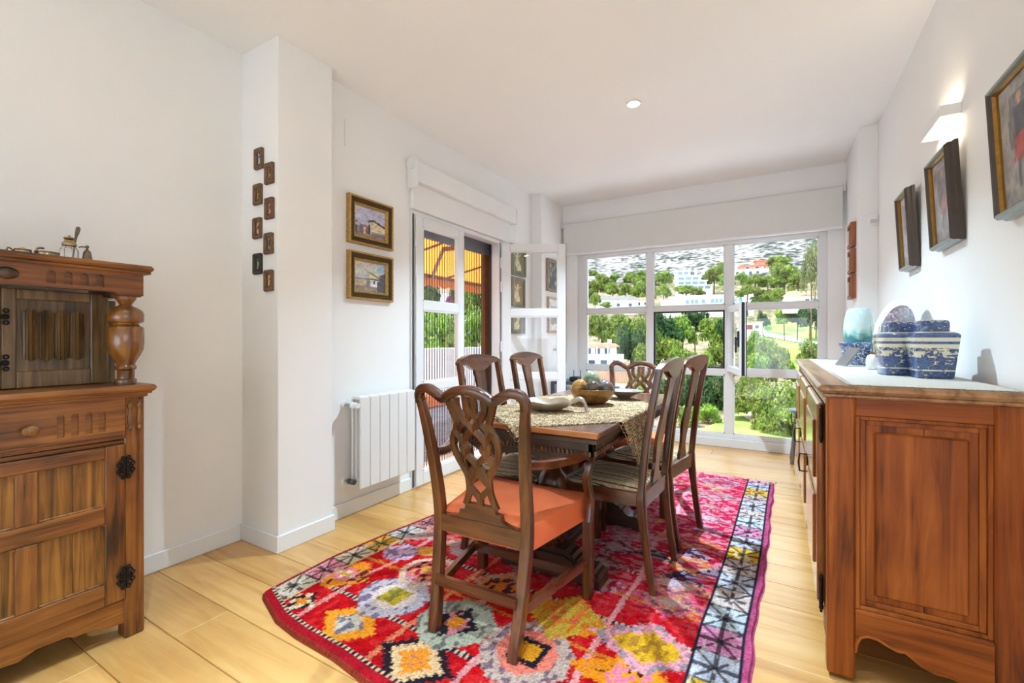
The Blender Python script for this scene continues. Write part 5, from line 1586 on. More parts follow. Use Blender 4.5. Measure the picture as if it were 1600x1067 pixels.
# ================================================================== rug
def paint_rug(X, Y, U, V):
    """X,Y world position of each knot (m); U,V 0..1 across / along the rug"""
    rs = np.random.RandomState(11)
    im = np.ones(X.shape + (3,)) * np.array(lin((198, 12, 20)))
    def put(mask, col, k=1.0): fill(im, mask, col, k)
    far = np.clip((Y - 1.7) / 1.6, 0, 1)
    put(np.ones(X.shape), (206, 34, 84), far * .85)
    # abrash: weft-wise streaks
    st = noise2(np.clip(X / 4 + .5, 0, 1), np.clip(Y / 5, 0, 1), 160, 5)
    wob = (noise2(U, V, 14, 9) - .5) * .03
    put(st > .6, (214, 60, 60), .35); put(st < .3, (140, 12, 30), .45)
    Xw, Yw = X + wob + rs.normal(size=X.shape) * .0035, Y + wob * .8 + rs.normal(size=X.shape) * .0035
    # lattice
    CX = [-1.625, -1.205, -.875, -.555]
    RY = [1.275, 1.735, 2.13, 2.56, 3.0, 3.42, 3.8]
    cols = [(222, 150, 140), (224, 130, 90), (214, 150, 150), (228, 160, 160)]
    def dots(q): return ((np.floor(q / .012)).astype(int) % 2) == 0
    for i, y0 in enumerate(RY):
        d = np.abs(Yw + .07 * (X + 1) - y0 + .0)
        if i < 3:
            put((d < .012), (196, 176, 156)); put((d < .012) & dots(X), (44, 34, 44))
        else:
            put((d < .014), (196, 120, 140), .7)
    for i, x0 in enumerate(CX):
        put(np.abs(Xw - x0) < .011, cols[i], .9)
    for y0 in (1.535, 1.93): put(np.abs(Yw + .07 * (X + 1) - y0) < .008, (206, 132, 44), .8)
    def dia(cx, cy, a, b_=None, step=True):
        b_ = b_ or a
        dx, dy = np.abs(Xw - cx), np.abs(Yw - cy)
        if step:
            q = .022
            dx, dy = np.floor(dx / q + .5) * q, np.floor(dy / q + .5) * q
        return dx / a + dy / b_
    def octo(cx, cy, r_):
        dx, dy = np.abs(Xw - cx), np.abs(Yw - cy)
        return np.maximum(np.maximum(dx, dy), (dx + dy) * .74) / r_
    def sqr(cx, cy, r_): return np.maximum(np.abs(Xw - cx), np.abs(Yw - cy)) / r_
    nz = noise2(U, V, 120, 21)
    # first row
    d = dia(-1.70, 1.185, .085); put(d < 1, (222, 206, 176)); put((d < 1) & (nz > .5) & (d > .3), (36, 30, 36)); put(d < .3, (226, 134, 40))
    d = dia(-1.413, 1.185, .135); put(d < 1, (236, 150, 40)); put(d < .62, (206, 190, 172)); put((d < .5) & (nz > .55), (120, 116, 130))
    d = dia(-1.054, 1.165, .155); put((d < 1.0) & (d > .8), (38, 30, 38)); put(d < .8, (228, 186, 140)); put(d < .5, (236, 142, 40)); put((d < .28) & (nz > .5), (200, 120, 110))
    d = dia(-.72, 1.15, .13); put(d < 1, (226, 120, 110)); put(d < .6, (236, 152, 44)); put(d < .25, (50, 36, 40))
    # second row
    d = dia(-1.715, 1.43, .15, .13); put(d < 1, (236, 140, 36)); put((d < .95) & (d > .6) & (nz > .62), (96, 40, 56)); put(d < .5, (228, 120, 130)); put(d < .3, (226, 214, 190)); put(d < .16, (206, 156, 40))
    o_ = octo(-1.40, 1.405, .150); put(o_ < 1, (196, 184, 190)); put((o_ < 1) & (nz > .58), (130, 110, 134)); put(o_ < .62, (224, 200, 190)); put(sqr(-1.40, 1.405, .052) < 1, (204, 172, 50)); put((sqr(-1.40, 1.405, .052) < 1) & (nz > .6), (140, 130, 60))
    o_ = octo(-1.066, 1.395, .150); put(o_ < 1, (172, 172, 150)); put((o_ < 1) & (nz > .7), (112, 110, 104)); d = dia(-1.066, 1.395, .10); put((d < 1), (38, 34, 42)); put((d < 1) & (nz > .66), (200, 120, 120)); put(sqr(-1.066, 1.395, .028) < 1, (232, 142, 36))
    o_ = octo(-.748, 1.392, .165); put(o_ < 1, (194, 168, 156)); put((o_ < 1) & (nz > .64), (130, 100, 110)); put(o_ < .66, (232, 124, 104)); put(sqr(-.748, 1.392, .062) < 1, (36, 30, 38)); put(sqr(-.748, 1.392, .038) < 1, (228, 152, 36))
    d = dia(-.405, 1.43, .19, .15); put(d < 1, (238, 142, 30)); put((d < .7) & (nz > .55), (228, 120, 140)); put((d < .6) & (d > .3) & (nz < .34), (50, 30, 40))
    # third row
    o_ = octo(-1.665, 1.70, .085); put(o_ < 1, (206, 170, 190)); put((o_ < 1) & (nz > .6), (150, 110, 140)); put(octo(-1.56, 1.78, .05) < 1, (228, 156, 60))
    o_ = octo(-1.42, 1.63, .13); put((o_ < 1) & (o_ > .8), (226, 190, 160)); put((o_ < .8) & (nz > .42), (214, 120, 130)); put((o_ < .6) & (nz > .6), (222, 160, 56)); put((o_ < .8) & (nz < .25), (60, 34, 46))
    d = dia(-1.06, 1.69, .15); put(d < 1, (214, 170, 140), .8); put(d < .6, (226, 130, 40)); put((d < .6) & (nz > .55), (90, 40, 60))
    d = dia(-.715, 1.64, .19, .16); put(d < 1, (226, 140, 40), .85); put((d < 1) & (nz > .55), (206, 170, 60)); put((d < .5) & (nz < .4), (232, 110, 70))
    d = dia(-.395, 1.625, .20, .15); put(d < 1, (228, 150, 160)); put((d < 1) & (d > .7) & (nz > .5), (150, 130, 140)); put(d < .66, (214, 162, 36)); put((d < .66) & (nz > .62), (170, 120, 40))
    # rest of the field: looser, paler medallions
    pal = [(206, 160, 170), (206, 150, 90), (186, 170, 180), (210, 90, 120), (204, 130, 60), (170, 36, 70), (186, 150, 136)]
    cells = [-1.72, -1.42, -1.04, -.72, -.38]
    for r_i, yy in enumerate([1.93, 2.13, 2.34, 2.56, 2.78, 3.0, 3.2, 3.42, 3.62, 3.8]):
        for c_i, xx in enumerate(cells):
            a = rs.uniform(.10, .17); cx, cy = xx + rs.uniform(-.04, .04), yy + rs.uniform(-.03, .03)
            d = dia(cx, cy, a * 1.15, a * .8)
            p1, p2 = pal[rs.randint(7)], pal[rs.randint(7)]
            put((d < 1), p1, .8); put((d < 1) & (nz > .55), p2, .8); put(d < .4, pal[rs.randint(7)], .9)
            if rs.rand() < .4: put((d < .7) & (d > .55), (60, 44, 66), .8)
    tri = lambda cx, cy, a: (Yw > cy - a * .5) & (np.abs(Xw - cx) < (cy + a * .5 - Yw) * .9)
    for (cx, cy) in ((-.53, 2.36), (-.38, 2.46), (-.23, 2.31), (-.37, 2.20)): put(tri(cx, cy, .12), (36, 38, 56))
    # weft-wise streaks towards the far end: glare painted in pale, with deeper pink
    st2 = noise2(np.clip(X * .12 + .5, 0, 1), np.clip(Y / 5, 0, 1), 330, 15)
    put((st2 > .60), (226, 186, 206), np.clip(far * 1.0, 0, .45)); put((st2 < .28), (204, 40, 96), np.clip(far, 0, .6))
    # side borders
    def border(u0, u1, inner, seed, cols, step):
        m = (U >= u0) & (U <= u1)
        idx = np.floor(Y / step).astype(int)
        for k in range(len(cols)): put(m & (idx % len(cols) == k), cols[k])
        c = (U - u0) / (u1 - u0); e = (Y / step) % 1
        for ln_ in (np.abs(c - .5), np.abs(e - .5) * .7, np.abs(c - e) * .8, np.abs(c - (1 - e)) * .8):
            put(m & (ln_ < .045) & (nz < .78), (40, 34, 44), .85)
        put(m & (e < .08), (40, 34, 44), .8)
        put(m & (nz > .66), (230, 220, 214), .35)
    border(.016, .078, True, 1, [(206, 120, 124), (208, 192, 164), (224, 132, 140), (214, 186, 150), (232, 166, 40), (206, 196, 188)], .165)
    put((U > .078) & (U < .086), (222, 176, 130))
    border(.905, .978, False, 2, [(190, 192, 206), (204, 180, 176), (222, 172, 44), (190, 194, 208), (214, 130, 170), (196, 206, 216), (206, 186, 180)], .155)
    put((U > .898) & (U < .905), (40, 36, 52)); put((U > .978) & (U < .984), (44, 38, 54))
    put(U > .984, (190, 84, 128)); put((U > .984) & (nz > .6), (160, 60, 100), .6)
    put(U < .016, (150, 44, 52))
    # near end bands
    nb = V * 2.95
    put(nb < .012, (150, 60, 40)); put((nb >= .012) & (nb < .05), (168, 20, 34)); put((nb >= .05) & (nb < .068), (216, 184, 150)); put((nb >= .05) & (nb < .068) & dots(X), (44, 34, 44))
    fe = (1 - V) * 2.95
    put((fe < .05) & (st > .45), (224, 170, 190)); put(fe < .012, (200, 130, 160))
    im *= (.66 + .62 * rs.rand(*X.shape))[..., None]
    return im
nx, ny = 360, 560
U, V = np.meshgrid(np.linspace(0, 1, nx + 1), np.linspace(0, 1, ny + 1))
lx = np.interp(V, [0, .055, .14, .24, .37, 1], [-1.915, -1.925, -1.932, -1.905, -1.852, -1.83])
rx_ = np.interp(V, [0, .22, .3, .37, .47, .6, .8, 1], [-.085, -.072, -.074, -.064, -.052, -.041, -.033, -.018])
ly = np.interp(U, [0, .02, .13, .21, .33, .42, 1], [1.145, 1.12, 1.052, 1.034, 1.027, 1.006, .955])
hy = np.interp(U, [0, .7, .87, 1], [3.94, 3.985, 3.985, 3.968])
Xr = lx + (rx_ - lx) * U + (.003 * np.sin(V * 75) + .003 * np.sin(V * 31)) * (U > .99)
Yr = ly + (hy - ly) * V
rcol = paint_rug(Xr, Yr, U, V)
rr = np.random.RandomState(4)
Zr = .0125 + .0022 * rr.rand(*Xr.shape) + .0015 * noise2(U, V, 40, 2)
edge_ = (U < .004) | (U > .996) | (V < .003) | (V > .997)
Zr[edge_] = .002
rug = thing('rug', 'red and pink hand-knotted tribal rug with medallions under the dining table', 'rug', (0, 0, 0))
vs = np.stack([Xr.ravel(), Yr.ravel(), Zr.ravel()], 1)
ii = (np.arange(ny)[:, None] * (nx + 1) + np.arange(nx)[None, :]).ravel()
fcs = np.stack([ii, ii + 1, ii + nx + 2, ii + nx + 1], 1)
me = bpy.data.meshes.new('pile')
me.from_pydata(vs.tolist(), [], fcs.tolist())
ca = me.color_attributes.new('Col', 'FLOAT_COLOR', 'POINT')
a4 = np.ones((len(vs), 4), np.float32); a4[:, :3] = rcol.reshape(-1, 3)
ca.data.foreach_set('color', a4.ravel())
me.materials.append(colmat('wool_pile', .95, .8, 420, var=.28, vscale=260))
me.update()
ro = link(bpy.data.objects.new('pile', me)); ro.parent = rug
fm = MB()
rf = random.Random(8)
for k in range(60):
    x = -1.82 + k * .0305 + rf.uniform(-.01, .01)
    L = rf.uniform(.015, .05) if rf.random() < .6 else .012
    y0 = 3.945 + .04 * min(1, (x + 1.83) / 1.3)
    fm.tube([(x, y0, .006), (x + rf.uniform(-.012, .012), y0 + L, .003)], .003, 4)
o = fm.build('fringe', plain('brownish_wool_fringe', (150, 110, 100), .95, noise=.3, nscale=40), rug); o['kind'] = 'stuff'
# ================================================================== outside: ground and mountain
PR = [(40, 750), (73, 668), (112, 622), (156, 588), (200, 562), (268, 520), (335, 482), (446, 441), (613, 406), (780, 386), (1000, 372)]
RZ = [(r_, EYE + (HORIZON - v) / F_PX * r_ / 1.115) for r_, v in PR]
def gz(r_):
    if r_ <= RZ[0][0]: return RZ[0][1]
    for (a, za), (b_, zb) in zip(RZ, RZ[1:]):
        if r_ <= b_: return za + (zb - za) * (r_ - a) / (b_ - a)
    (a, za), (b_, zb) = RZ[-2:]
    return zb + (zb - za) / (b_ - a) * (r_ - b_)
def ground_at(u, v):
    """where the view ray through (u,v) meets the slope"""
    p = at(u, v, 1.0); dx, dy, dz = p.x, p.y, p.z - EYE
    hl = math.hypot(dx, dy)
    d = 30.0
    while d < 1400:
        if EYE + dz * d <= gz(hl * d): break
        d *= 1.01
    return Vector((dx * d, dy * d, gz(hl * d))), d

def speckle(name, stops, s1, s2, rough=.95, bump=0):
    m, nt, b = base_mat(name)
    mp = coords(nt)
    a = N(nt, 'ShaderNodeTexNoise', Scale=s1, Detail=6.0, Roughness=.65); c = N(nt, 'ShaderNodeTexNoise', Scale=s2, Detail=4.0)
    nt.links.new(mp.outputs[0], a.inputs['Vector']); nt.links.new(mp.outputs[0], c.inputs['Vector'])
    ma = nt.nodes.new('ShaderNodeMath'); ma.operation = 'MULTIPLY_ADD'; ma.inputs[1].default_value = .5
    ml = nt.nodes.new('ShaderNodeMath'); ml.operation = 'MULTIPLY'; ml.inputs[1].default_value = .5
    nt.links.new(c.outputs['Fac'], ml.inputs[0]); nt.links.new(a.outputs['Fac'], ma.inputs[0]); nt.links.new(ml.outputs[0], ma.inputs[2])
    r = ramp(nt, [(p, lin4(q)) for p, q in stops]); nt.links.new(ma.outputs[0], r.inputs[0])
    nt.links.new(r.outputs[0], b.inputs['Base Color']); b.inputs['Roughness'].default_value = rough; b.inputs['Specular IOR Level'].default_value = .1
    if bump:
        bp = N(nt, 'ShaderNodeBump', Strength=bump, Distance=4.0); nt.links.new(a.outputs['Fac'], bp.inputs['Height']); nt.links.new(bp.outputs[0], b.inputs['Normal'])
    return m
SLOPE = speckle('dry_hillside_scrub', [(.36, (62, 74, 38)), (.46, (88, 92, 54)), (.53, (130, 112, 94)), (.64, (152, 132, 114))], .05, .35)
ROCK = speckle('grey_karst_rock', [(.43, (36, 46, 38)), (.47, (70, 76, 70)), (.50, (108, 103, 99)), (.55, (128, 121, 116))], .02, .16, bump=.5)
def sector(name, r0, r1, a0, a1, nr, na, zf, mat):
    mb = MB()
    rs = [r0 * (r1 / r0) ** (i / nr) for i in range(nr + 1)]
    vs = []
    for r_ in rs:
        for k in range(na + 1):
            a = R(a0 + (a1 - a0) * k / na)
            vs.append((math.sin(a) * r_, math.cos(a) * r_, zf(r_, a)))
    fs = [(i * (na + 1) + k, i * (na + 1) + k + 1, (i + 1) * (na + 1) + k + 1, (i + 1) * (na + 1) + k) for i in range(nr) for k in range(na)]
    mb.add(vs, fs)
    return struct(name, mb, mat, 60)
sector('ground_hillside', 12, 470, -44, 50, 70, 60, lambda r_, a: gz(max(r_, 40)) - (0 if r_ > 45 else (45 - r_) * .12) + .6 * math.sin(r_ * .11 + a * 9) * min(1, r_ / 200), SLOPE)
rs_ = np.random.RandomState(5)
MG = rs_.rand(64, 64)
def fbm(x, y_):
    s = 0; amp = 1
    for o_ in range(5):
        xi, yi = math.floor(x), math.floor(y_); fx_, fy_ = x - xi, y_ - yi
        g = lambda i, j: MG[(xi + i) % 64, (yi + j) % 64]
        fx_, fy_ = fx_ * fx_ * (3 - 2 * fx_), fy_ * fy_ * (3 - 2 * fy_)
        s += amp * ((g(0, 0) * (1 - fx_) + g(1, 0) * fx_) * (1 - fy_) + (g(0, 1) * (1 - fx_) + g(1, 1) * fx_) * fy_)
        x *= 2.03; y_ *= 2.03; amp *= .5
    return s / 1.94
def mz(r_, a):
    t_ = max(0, (r_ - 430) / 1600)
    x, y_ = math.sin(a) * r_, math.cos(a) * r_
    ridge = 250 + 60 * math.sin(a * 5 + 1.0) + 90 * max(0, math.sin(a + .5))
    return gz(430) - 3 + (r_ - 430) * .215 + ridge * t_ ** 1.1 * 1.1 + (fbm(x * .008 + 7, y_ * .008) - .5) * 70 * min(1, .05 + t_ * 2.2)
sector('ground_mountain', 430, 2100, -44, 50, 70, 150, mz, ROCK)

FAIR = speckle('mown_golf_grass', [(.38, (92, 122, 46)), (.5, (122, 148, 66)), (.62, (142, 160, 86))], .03, .2)
SAND = plain('pale_bunker_sand', (224, 196, 166), .95, noise=.06, nscale=.3)
PATH = plain('pale_cart_path', (226, 214, 192), .95, noise=.05, nscale=.3)
def inside(p, poly):
    c = False
    for i in range(len(poly)):
        (x0, y0), (x1, y1) = poly[i - 1], poly[i]
        if (y0 > p[1]) != (y1 > p[1]) and p[0] < (x1 - x0) * (p[1] - y0) / (y1 - y0) + x0: c = not c
    return c
def patch(name, poly, mat, lift, st=2.0):
    us, vs_ = [p[0] for p in poly], [p[1] for p in poly]
    mb = MB(); cache = {}
    def vid(i, j):
        if (i, j) not in cache:
            g, d = ground_at(min(us) + i * st, min(vs_) + j * st)
            cache[(i, j)] = len(mb.v); mb.v.append((g.x, g.y, g.z + lift))
        return cache[(i, j)]
    for i in range(int((max(us) - min(us)) / st)):
        for j in range(int((max(vs_) - min(vs_)) / st)):
            if inside((min(us) + (i + .5) * st, min(vs_) + (j + .5) * st), poly):
                mb.f.append((vid(i, j), vid(i + 1, j), vid(i + 1, j + 1), vid(i, j + 1)))
    return struct(name, mb, mat, 60)
patch('ground_fairway', [(1168, 508), (1215, 504), (1262, 510), (1300, 528), (1310, 560), (1290, 592), (1222, 592), (1204, 562), (1184, 530)], FAIR, .9)
patch('ground_green', [(1060, 690), (1105, 672), (1150, 652), (1200, 642), (1300, 640), (1320, 712), (1060, 716)], FAIR, .5)
patch('ground_bunker', [(1160 + 0, 656), (1170, 650), (1186, 647), (1204, 650), (1214, 657), (1208, 665), (1192, 668), (1174, 665)], SAND, .62, 1.0)
patch('ground_path', [(1172, 508), (1182, 508), (1200, 524), (1260, 536), (1285, 541), (1285, 545), (1235, 538), (1196, 530)], PATH, 1.3, 1.0)

# ================================================================== trees
def foliage(name, c0, c1, c2):
    m, nt, b = base_mat(name)
    tc = nt.nodes.new('ShaderNodeTexCoord')
    nz = N(nt, 'ShaderNodeTexNoise', Scale=3.2, Detail=3.0); nt.links.new(tc.outputs['Object'], nz.inputs['Vector'])
    r = ramp(nt, [(.32, lin4(c0)), (.5, lin4(c1)), (.68, lin4(c2))]); nt.links.new(nz.outputs['Fac'], r.inputs[0])
    oi = nt.nodes.new('ShaderNodeObjectInfo'); hs = nt.nodes.new('ShaderNodeHueSaturation')
    mr = nt.nodes.new('ShaderNodeMapRange'); mr.inputs['To Min'].default_value = .78; mr.inputs['To Max'].default_value = 1.22
    mh = nt.nodes.new('ShaderNodeMapRange'); mh.inputs['To Min'].default_value = .485; mh.inputs['To Max'].default_value = .515
    nt.links.new(oi.outputs['Random'], mr.inputs['Value']); nt.links.new(oi.outputs['Random'], mh.inputs['Value'])
    nt.links.new(mr.outputs[0], hs.inputs['Value']); nt.links.new(mh.outputs[0], hs.inputs['Hue']); nt.links.new(r.outputs[0], hs.inputs['Color'])
    nt.links.new(hs.outputs[0], b.inputs['Base Color']); b.inputs['Roughness'].default_value = .75; b.inputs['Specular IOR Level'].default_value = .2
    tr = N(nt, 'ShaderNodeBsdfTranslucent'); nt.links.new(hs.outputs[0], tr.inputs['Color'])
    mx = nt.nodes.new('ShaderNodeMixShader'); mx.inputs[0].default_value = .3
    nt.links.new(b.outputs[0], mx.inputs[1]); nt.links.new(tr.outputs[0], mx.inputs[2]); nt.links.new(mx.outputs[0], nt.nodes['Material Output'].inputs['Surface'])
    MATS[name] = m
    return m
PINE = foliage('aleppo_pine_needles', (72, 96, 30), (110, 130, 48), (144, 158, 72))
DARKF = foliage('dark_evergreen_leaves', (37, 61, 34), (61, 87, 46), (89, 113, 60))
LIME = foliage('fresh_green_leaves', (82, 118, 37), (122, 149, 53), (159, 175, 79))
GUM = foliage('sparse_gum_leaves', (72, 82, 48), (106, 113, 68), (144, 137, 92))
MAGF = foliage('magenta_bougainvillea', (103, 25, 77), (151, 43, 111), (177, 82, 137))
BARK = plain('grey_brown_bark', (98, 78, 62), .9, noise=.25, nscale=6)
def crown_mesh(name, blobs, n, size, mat, seed):
    rs = np.random.RandomState(seed)
    V_, F_ = [], []
    vol = np.array([b[3] * b[4] for b in blobs]) ; vol = vol / vol.sum()
    for i in range(n):
        b = blobs[rs.choice(len(blobs), p=vol)]
        d = rs.normal(size=3); d /= np.linalg.norm(d)
        if d[2] < -.35: d[2] *= -.5
        rr_ = rs.uniform(.62, 1.05)
        c = np.array([b[0] + d[0] * b[3] * rr_, b[1] + d[1] * b[3] * rr_, b[2] + d[2] * b[4] * rr_])
        nrm = d + rs.normal(size=3) * .55; nrm /= np.linalg.norm(nrm)
        t_ = np.cross(nrm, rs.normal(size=3)); t_ /= np.linalg.norm(t_); s_ = np.cross(nrm, t_)
        k = size * rs.uniform(.6, 1.3)
        q = len(V_)
        V_ += [c - t_ * k, c + s_ * k * .55, c + t_ * k, c - s_ * k * .55]
        F_.append((q, q + 1, q + 2, q + 3))
    me_ = bpy.data.meshes.new(name)
    me_.from_pydata([tuple(v) for v in V_], [], F_)
    me_.materials.append(mat)
    return me_
def blobset(seed, n, flat=.6, spread=.62):
    rs = random.Random(seed)
    out = [(0, 0, .55, .55, .5)]
    for i in range(n):
        a = 2 * PI * i / n + rs.uniform(-.4, .4)
        q = rs.uniform(.3, spread)
        out.append((math.cos(a) * q, math.sin(a) * q, rs.uniform(.10, .82), rs.uniform(.28, .44), rs.uniform(.2, .34) * flat * 1.5))
    return out
CROWN = {}
for i in range(4): CROWN[('pine', i)] = crown_mesh('crown', blobset(i, 9), 2600, .075, PINE, i)
for i in range(2): CROWN[('dark', i)] = crown_mesh('crown', blobset(10 + i, 8, .9), 2200, .08, DARKF, 10 + i)
for i in range(2): CROWN[('lime', i)] = crown_mesh('crown', blobset(20 + i, 8, .8), 2200, .08, LIME, 20 + i)
CROWN[('bigpine', 0)] = crown_mesh('crown', blobset(33, 16, .5, .75), 9000, .042, PINE, 33)
CROWN[('bigpine', 1)] = crown_mesh('crown', blobset(36, 16, .5, .75), 9000, .042, DARKF, 36)
CROWN[('gum', 0)] = crown_mesh('crown', blobset(40, 12, 1.1, .7), 2400, .05, GUM, 40)
CROWN[('magenta', 0)] = crown_mesh('crown', blobset(44, 8, .8), 1400, .07, MAGF, 44)
TRK = MB().tube([(0, 0, -1.2), (.02, 0, -.3), (.0, .03, .25), (.03, 0, .6)], [.07, .055, .045, .02], 7).mesh('trunk', BARK, 40)
TRK2 = MB().tube([(0, 0, -.1), (.12, .05, .25), (.2, .1, .5)], [.04, .03, .015], 6).tube([(0, 0, .0), (-.14, .02, .3), (-.2, -.05, .55)], [.035, .028, .012], 6).mesh('branch', BARK, 40)
def tree(kind, u, vt, vb, wpx, d, label, cat='tree', group=None, name='pine_tree', var=None):
    top, bot = at(u, vt, d), at(u, vb, d)
    hgt = top.z - bot.z
    rad = wpx * d / F_PX / 2
    t = thing(name, label, cat, (bot.x, bot.y, bot.z), random.uniform(0, 6.28), group)
    n = len([k for k in CROWN if k[0] == kind])
    c = link(bpy.data.objects.new('crown', CROWN[(kind, var if var is not None else random.randrange(n))]))
    c.parent = t; c.scale = (rad, rad, hgt / 1.12)
    k = link(bpy.data.objects.new('trunk', TRK)); k.parent = t; k.scale = (rad, rad, max(hgt, rad))
    return t
# hillside trees, far to near (u, v top, v bottom, width in photo pixels, distance)
ORD = ['first', 'second', 'third', 'fourth', 'fifth', 'sixth', 'seventh', 'eighth', 'ninth', 'tenth', 'eleventh', 'twelfth', 'thirteenth', 'fourteenth', 'fifteenth', 'sixteenth']
FAR = [(1003, 420, 440, 22, 420), (934, 437, 462, 34, 330), (957, 440, 464, 30, 320), (978, 441, 466, 30, 310), (1000, 436, 472, 36, 300), (1016, 440, 470, 30, 300),
       (1040, 421, 446, 30, 360), (1037, 443, 468, 28, 290), (1072, 444, 462, 40, 275), (1091, 448, 464, 26, 270), (1116, 414, 448, 44, 356), (1126, 408, 424, 16, 420), (1131, 425, 450, 24, 320),
       (1160, 424, 446, 28, 330), (1180, 426, 448, 40, 320), (1200, 428, 448, 26, 320), (1219, 397, 420, 40, 390), (1226, 412, 452, 64, 310), (1247, 424, 456, 34, 280), (1206, 402, 416, 22, 400)]
for i, (u, vt, vb, w_, d) in enumerate(FAR):
    tree('pine', u, vt, vb, w_, d, 'rounded green pine on the upper hillside between the white villas', group='pines on the upper hillside')
rt = random.Random(12)
boxes = [(1050, 1112, 412, 456), (1040, 1172, 452, 484), (1146, 1216, 398, 436), (930, 1016, 456, 484), (1222, 1290, 446, 480)]
k = 0
while k < 46:
    u = rt.uniform(905, 1310); vb = rt.uniform(432, 476)
    if any(a - 8 < u < b_ + 8 and c - 4 < vb < e + 10 for a, b_, c, e in boxes): continue
    g, d = ground_at(u, vb)
    w_ = rt.uniform(16, 30); h_ = w_ * rt.uniform(.6, .85)
    tree('pine' if rt.random() < .8 else 'dark', u, vb - h_, vb + 1, w_, d, 'rounded green pine on the upper hillside between the white villas', group='pines on the upper hillside')
    k += 1
MIDR = [(1168, 443, 466, 40, 226), (1214, 447, 474, 34, 230), (1187, 460, 478, 40, 225), (930, 456, 480, 26, 215), (946, 470, 482, 22, 210), (1260, 462, 476, 20, 205), (1150, 452, 470, 24, 250), (1010, 462, 480, 26, 240)]
for i, (u, vt, vb, w_, d) in enumerate(sorted(MIDR)):
    tree('pine', u, vt, vb, w_, d, ORD[i] + ' from the left of the bushy pines among the lower villas', group='pines among the lower villas')
GROVE = [(940, 484, 545, 62, 165), (968, 486, 548, 56, 160), (998, 488, 560, 60, 150), (1016, 492, 560, 44, 155), (1040, 486, 540, 60, 170), (1066, 488, 540, 50, 175), (1086, 484, 520, 44, 185), (1118, 490, 545, 56, 165), (1140, 500, 550, 44, 160),
         (985, 515, 580, 54, 125), (1010, 535, 590, 46, 115), (1044, 522, 590, 66, 125), (1070, 540, 600, 56, 115), (1128, 530, 590, 56, 120), (1104, 548, 600, 44, 112)]
for i, (u, vt, vb, w_, d) in enumerate(sorted(GROVE)):
    tree('dark' if i % 4 == 2 else 'pine', u, vt, vb, w_, d, ORD[i] + ' from the left of the dense pines in the valley grove', group='pines of the valley grove')
EDGE_T = [(1180, 510, 560, 36, 130), (1192, 522, 590, 50, 112), (1212, 535, 600, 54, 104), (1180, 548, 610, 54, 100), (1232, 560, 600, 34, 100), (1266, 530, 575, 44, 110), (1284, 548, 600, 40, 100)]
for i, (u, vt, vb, w_, d) in enumerate(sorted(EDGE_T)):
    tree('pine', u, vt, vb, w_, d, ORD[i] + ' from the left of the pines edging the golf fairway', group='pines along the fairway')
for i, (u, vt, vb, w_, d) in enumerate([(1192, 487, 510, 24, 215), (1246, 480, 512, 40, 200), (1266, 478, 512, 44, 190), (1284, 490, 522, 30, 185)]):
    tree('dark', u, vt, vb, w_, d, ORD[i] + ' from the left of the dark trees behind the golf fairway', group='dark trees behind the fairway', name='evergreen_tree')
tree('lime', 1225, 480, 507, 34, 205, 'fresh green round tree behind the golf fairway', name='round_tree')
for i, (u, vt, vb, w_, d) in enumerate(sorted([(1120, 585, 660, 80, 84), (1085, 580, 650, 60, 90), (1150, 590, 655, 70, 82), (1060, 590, 660, 60, 88), (1030, 585, 640, 50, 95)])):
    tree('dark', u, vt, vb, w_, d, ORD[i] + ' from the left of the dark trees below the grove', group='dark trees below the grove', name='evergreen_tree')
tree('bigpine', 1176, 582, 650, 92, 70, 'broad pine leaning over the sandy bunker, left of its twin', var=0)
tree('bigpine', 1228, 588, 690, 120, 58, 'large feathery pine right of the sandy bunker', var=0)
tree('bigpine', 1290, 590, 700, 110, 56, 'large feathery pine beyond the stool', var=0)
tree('lime', 1106, 628, 662, 44, 68, 'fresh green bush by the edge of the lower green', 'bush', name='bush')
tree('lime', 1076, 630, 668, 50, 66, 'fresh green bush seen between the chair backs', 'bush', name='bush')
tree('lime', 1000, 570, 620, 44, 62, 'fresh green tree behind the far armchair', name='round_tree')
tree('lime', 1014, 565, 625, 36, 66, 'light green tree beside the tiled roof', name='round_tree')
tree('gum', 1268, 372, 455, 34, 34, 'tall gum tree with sparse leaves at the right edge of the window', name='gum_tree')
tree('gum', 1290, 380, 500, 40, 33, 'gum tree hidden mostly behind the window frame', name='gum_tree')
# palm
pm_ = thing('palm_tree', 'small palm at the right end of the golf fairway', 'palm', tuple(at(1275, 525, 170)))
MB().tube([(0, 0, -1), (.1, 0, 3.2)], [.25, .2], 8).build('trunk', BARK, pm_)
for k in range(11):
    a = 2 * PI * k / 11
    L = 3.0
    MB().sweep([(math.cos(a) * L * t_ * (1 - .1 * t_), math.sin(a) * L * t_, 3.2 + 1.5 * t_ - 2.6 * t_ * t_) for t_ in (0, .25, .5, .75, 1)], [(-.5, 0), (0, .1), (.5, 0)], [.2, .55, .6, .4, .05]).build('frond', DARKF, pm_)

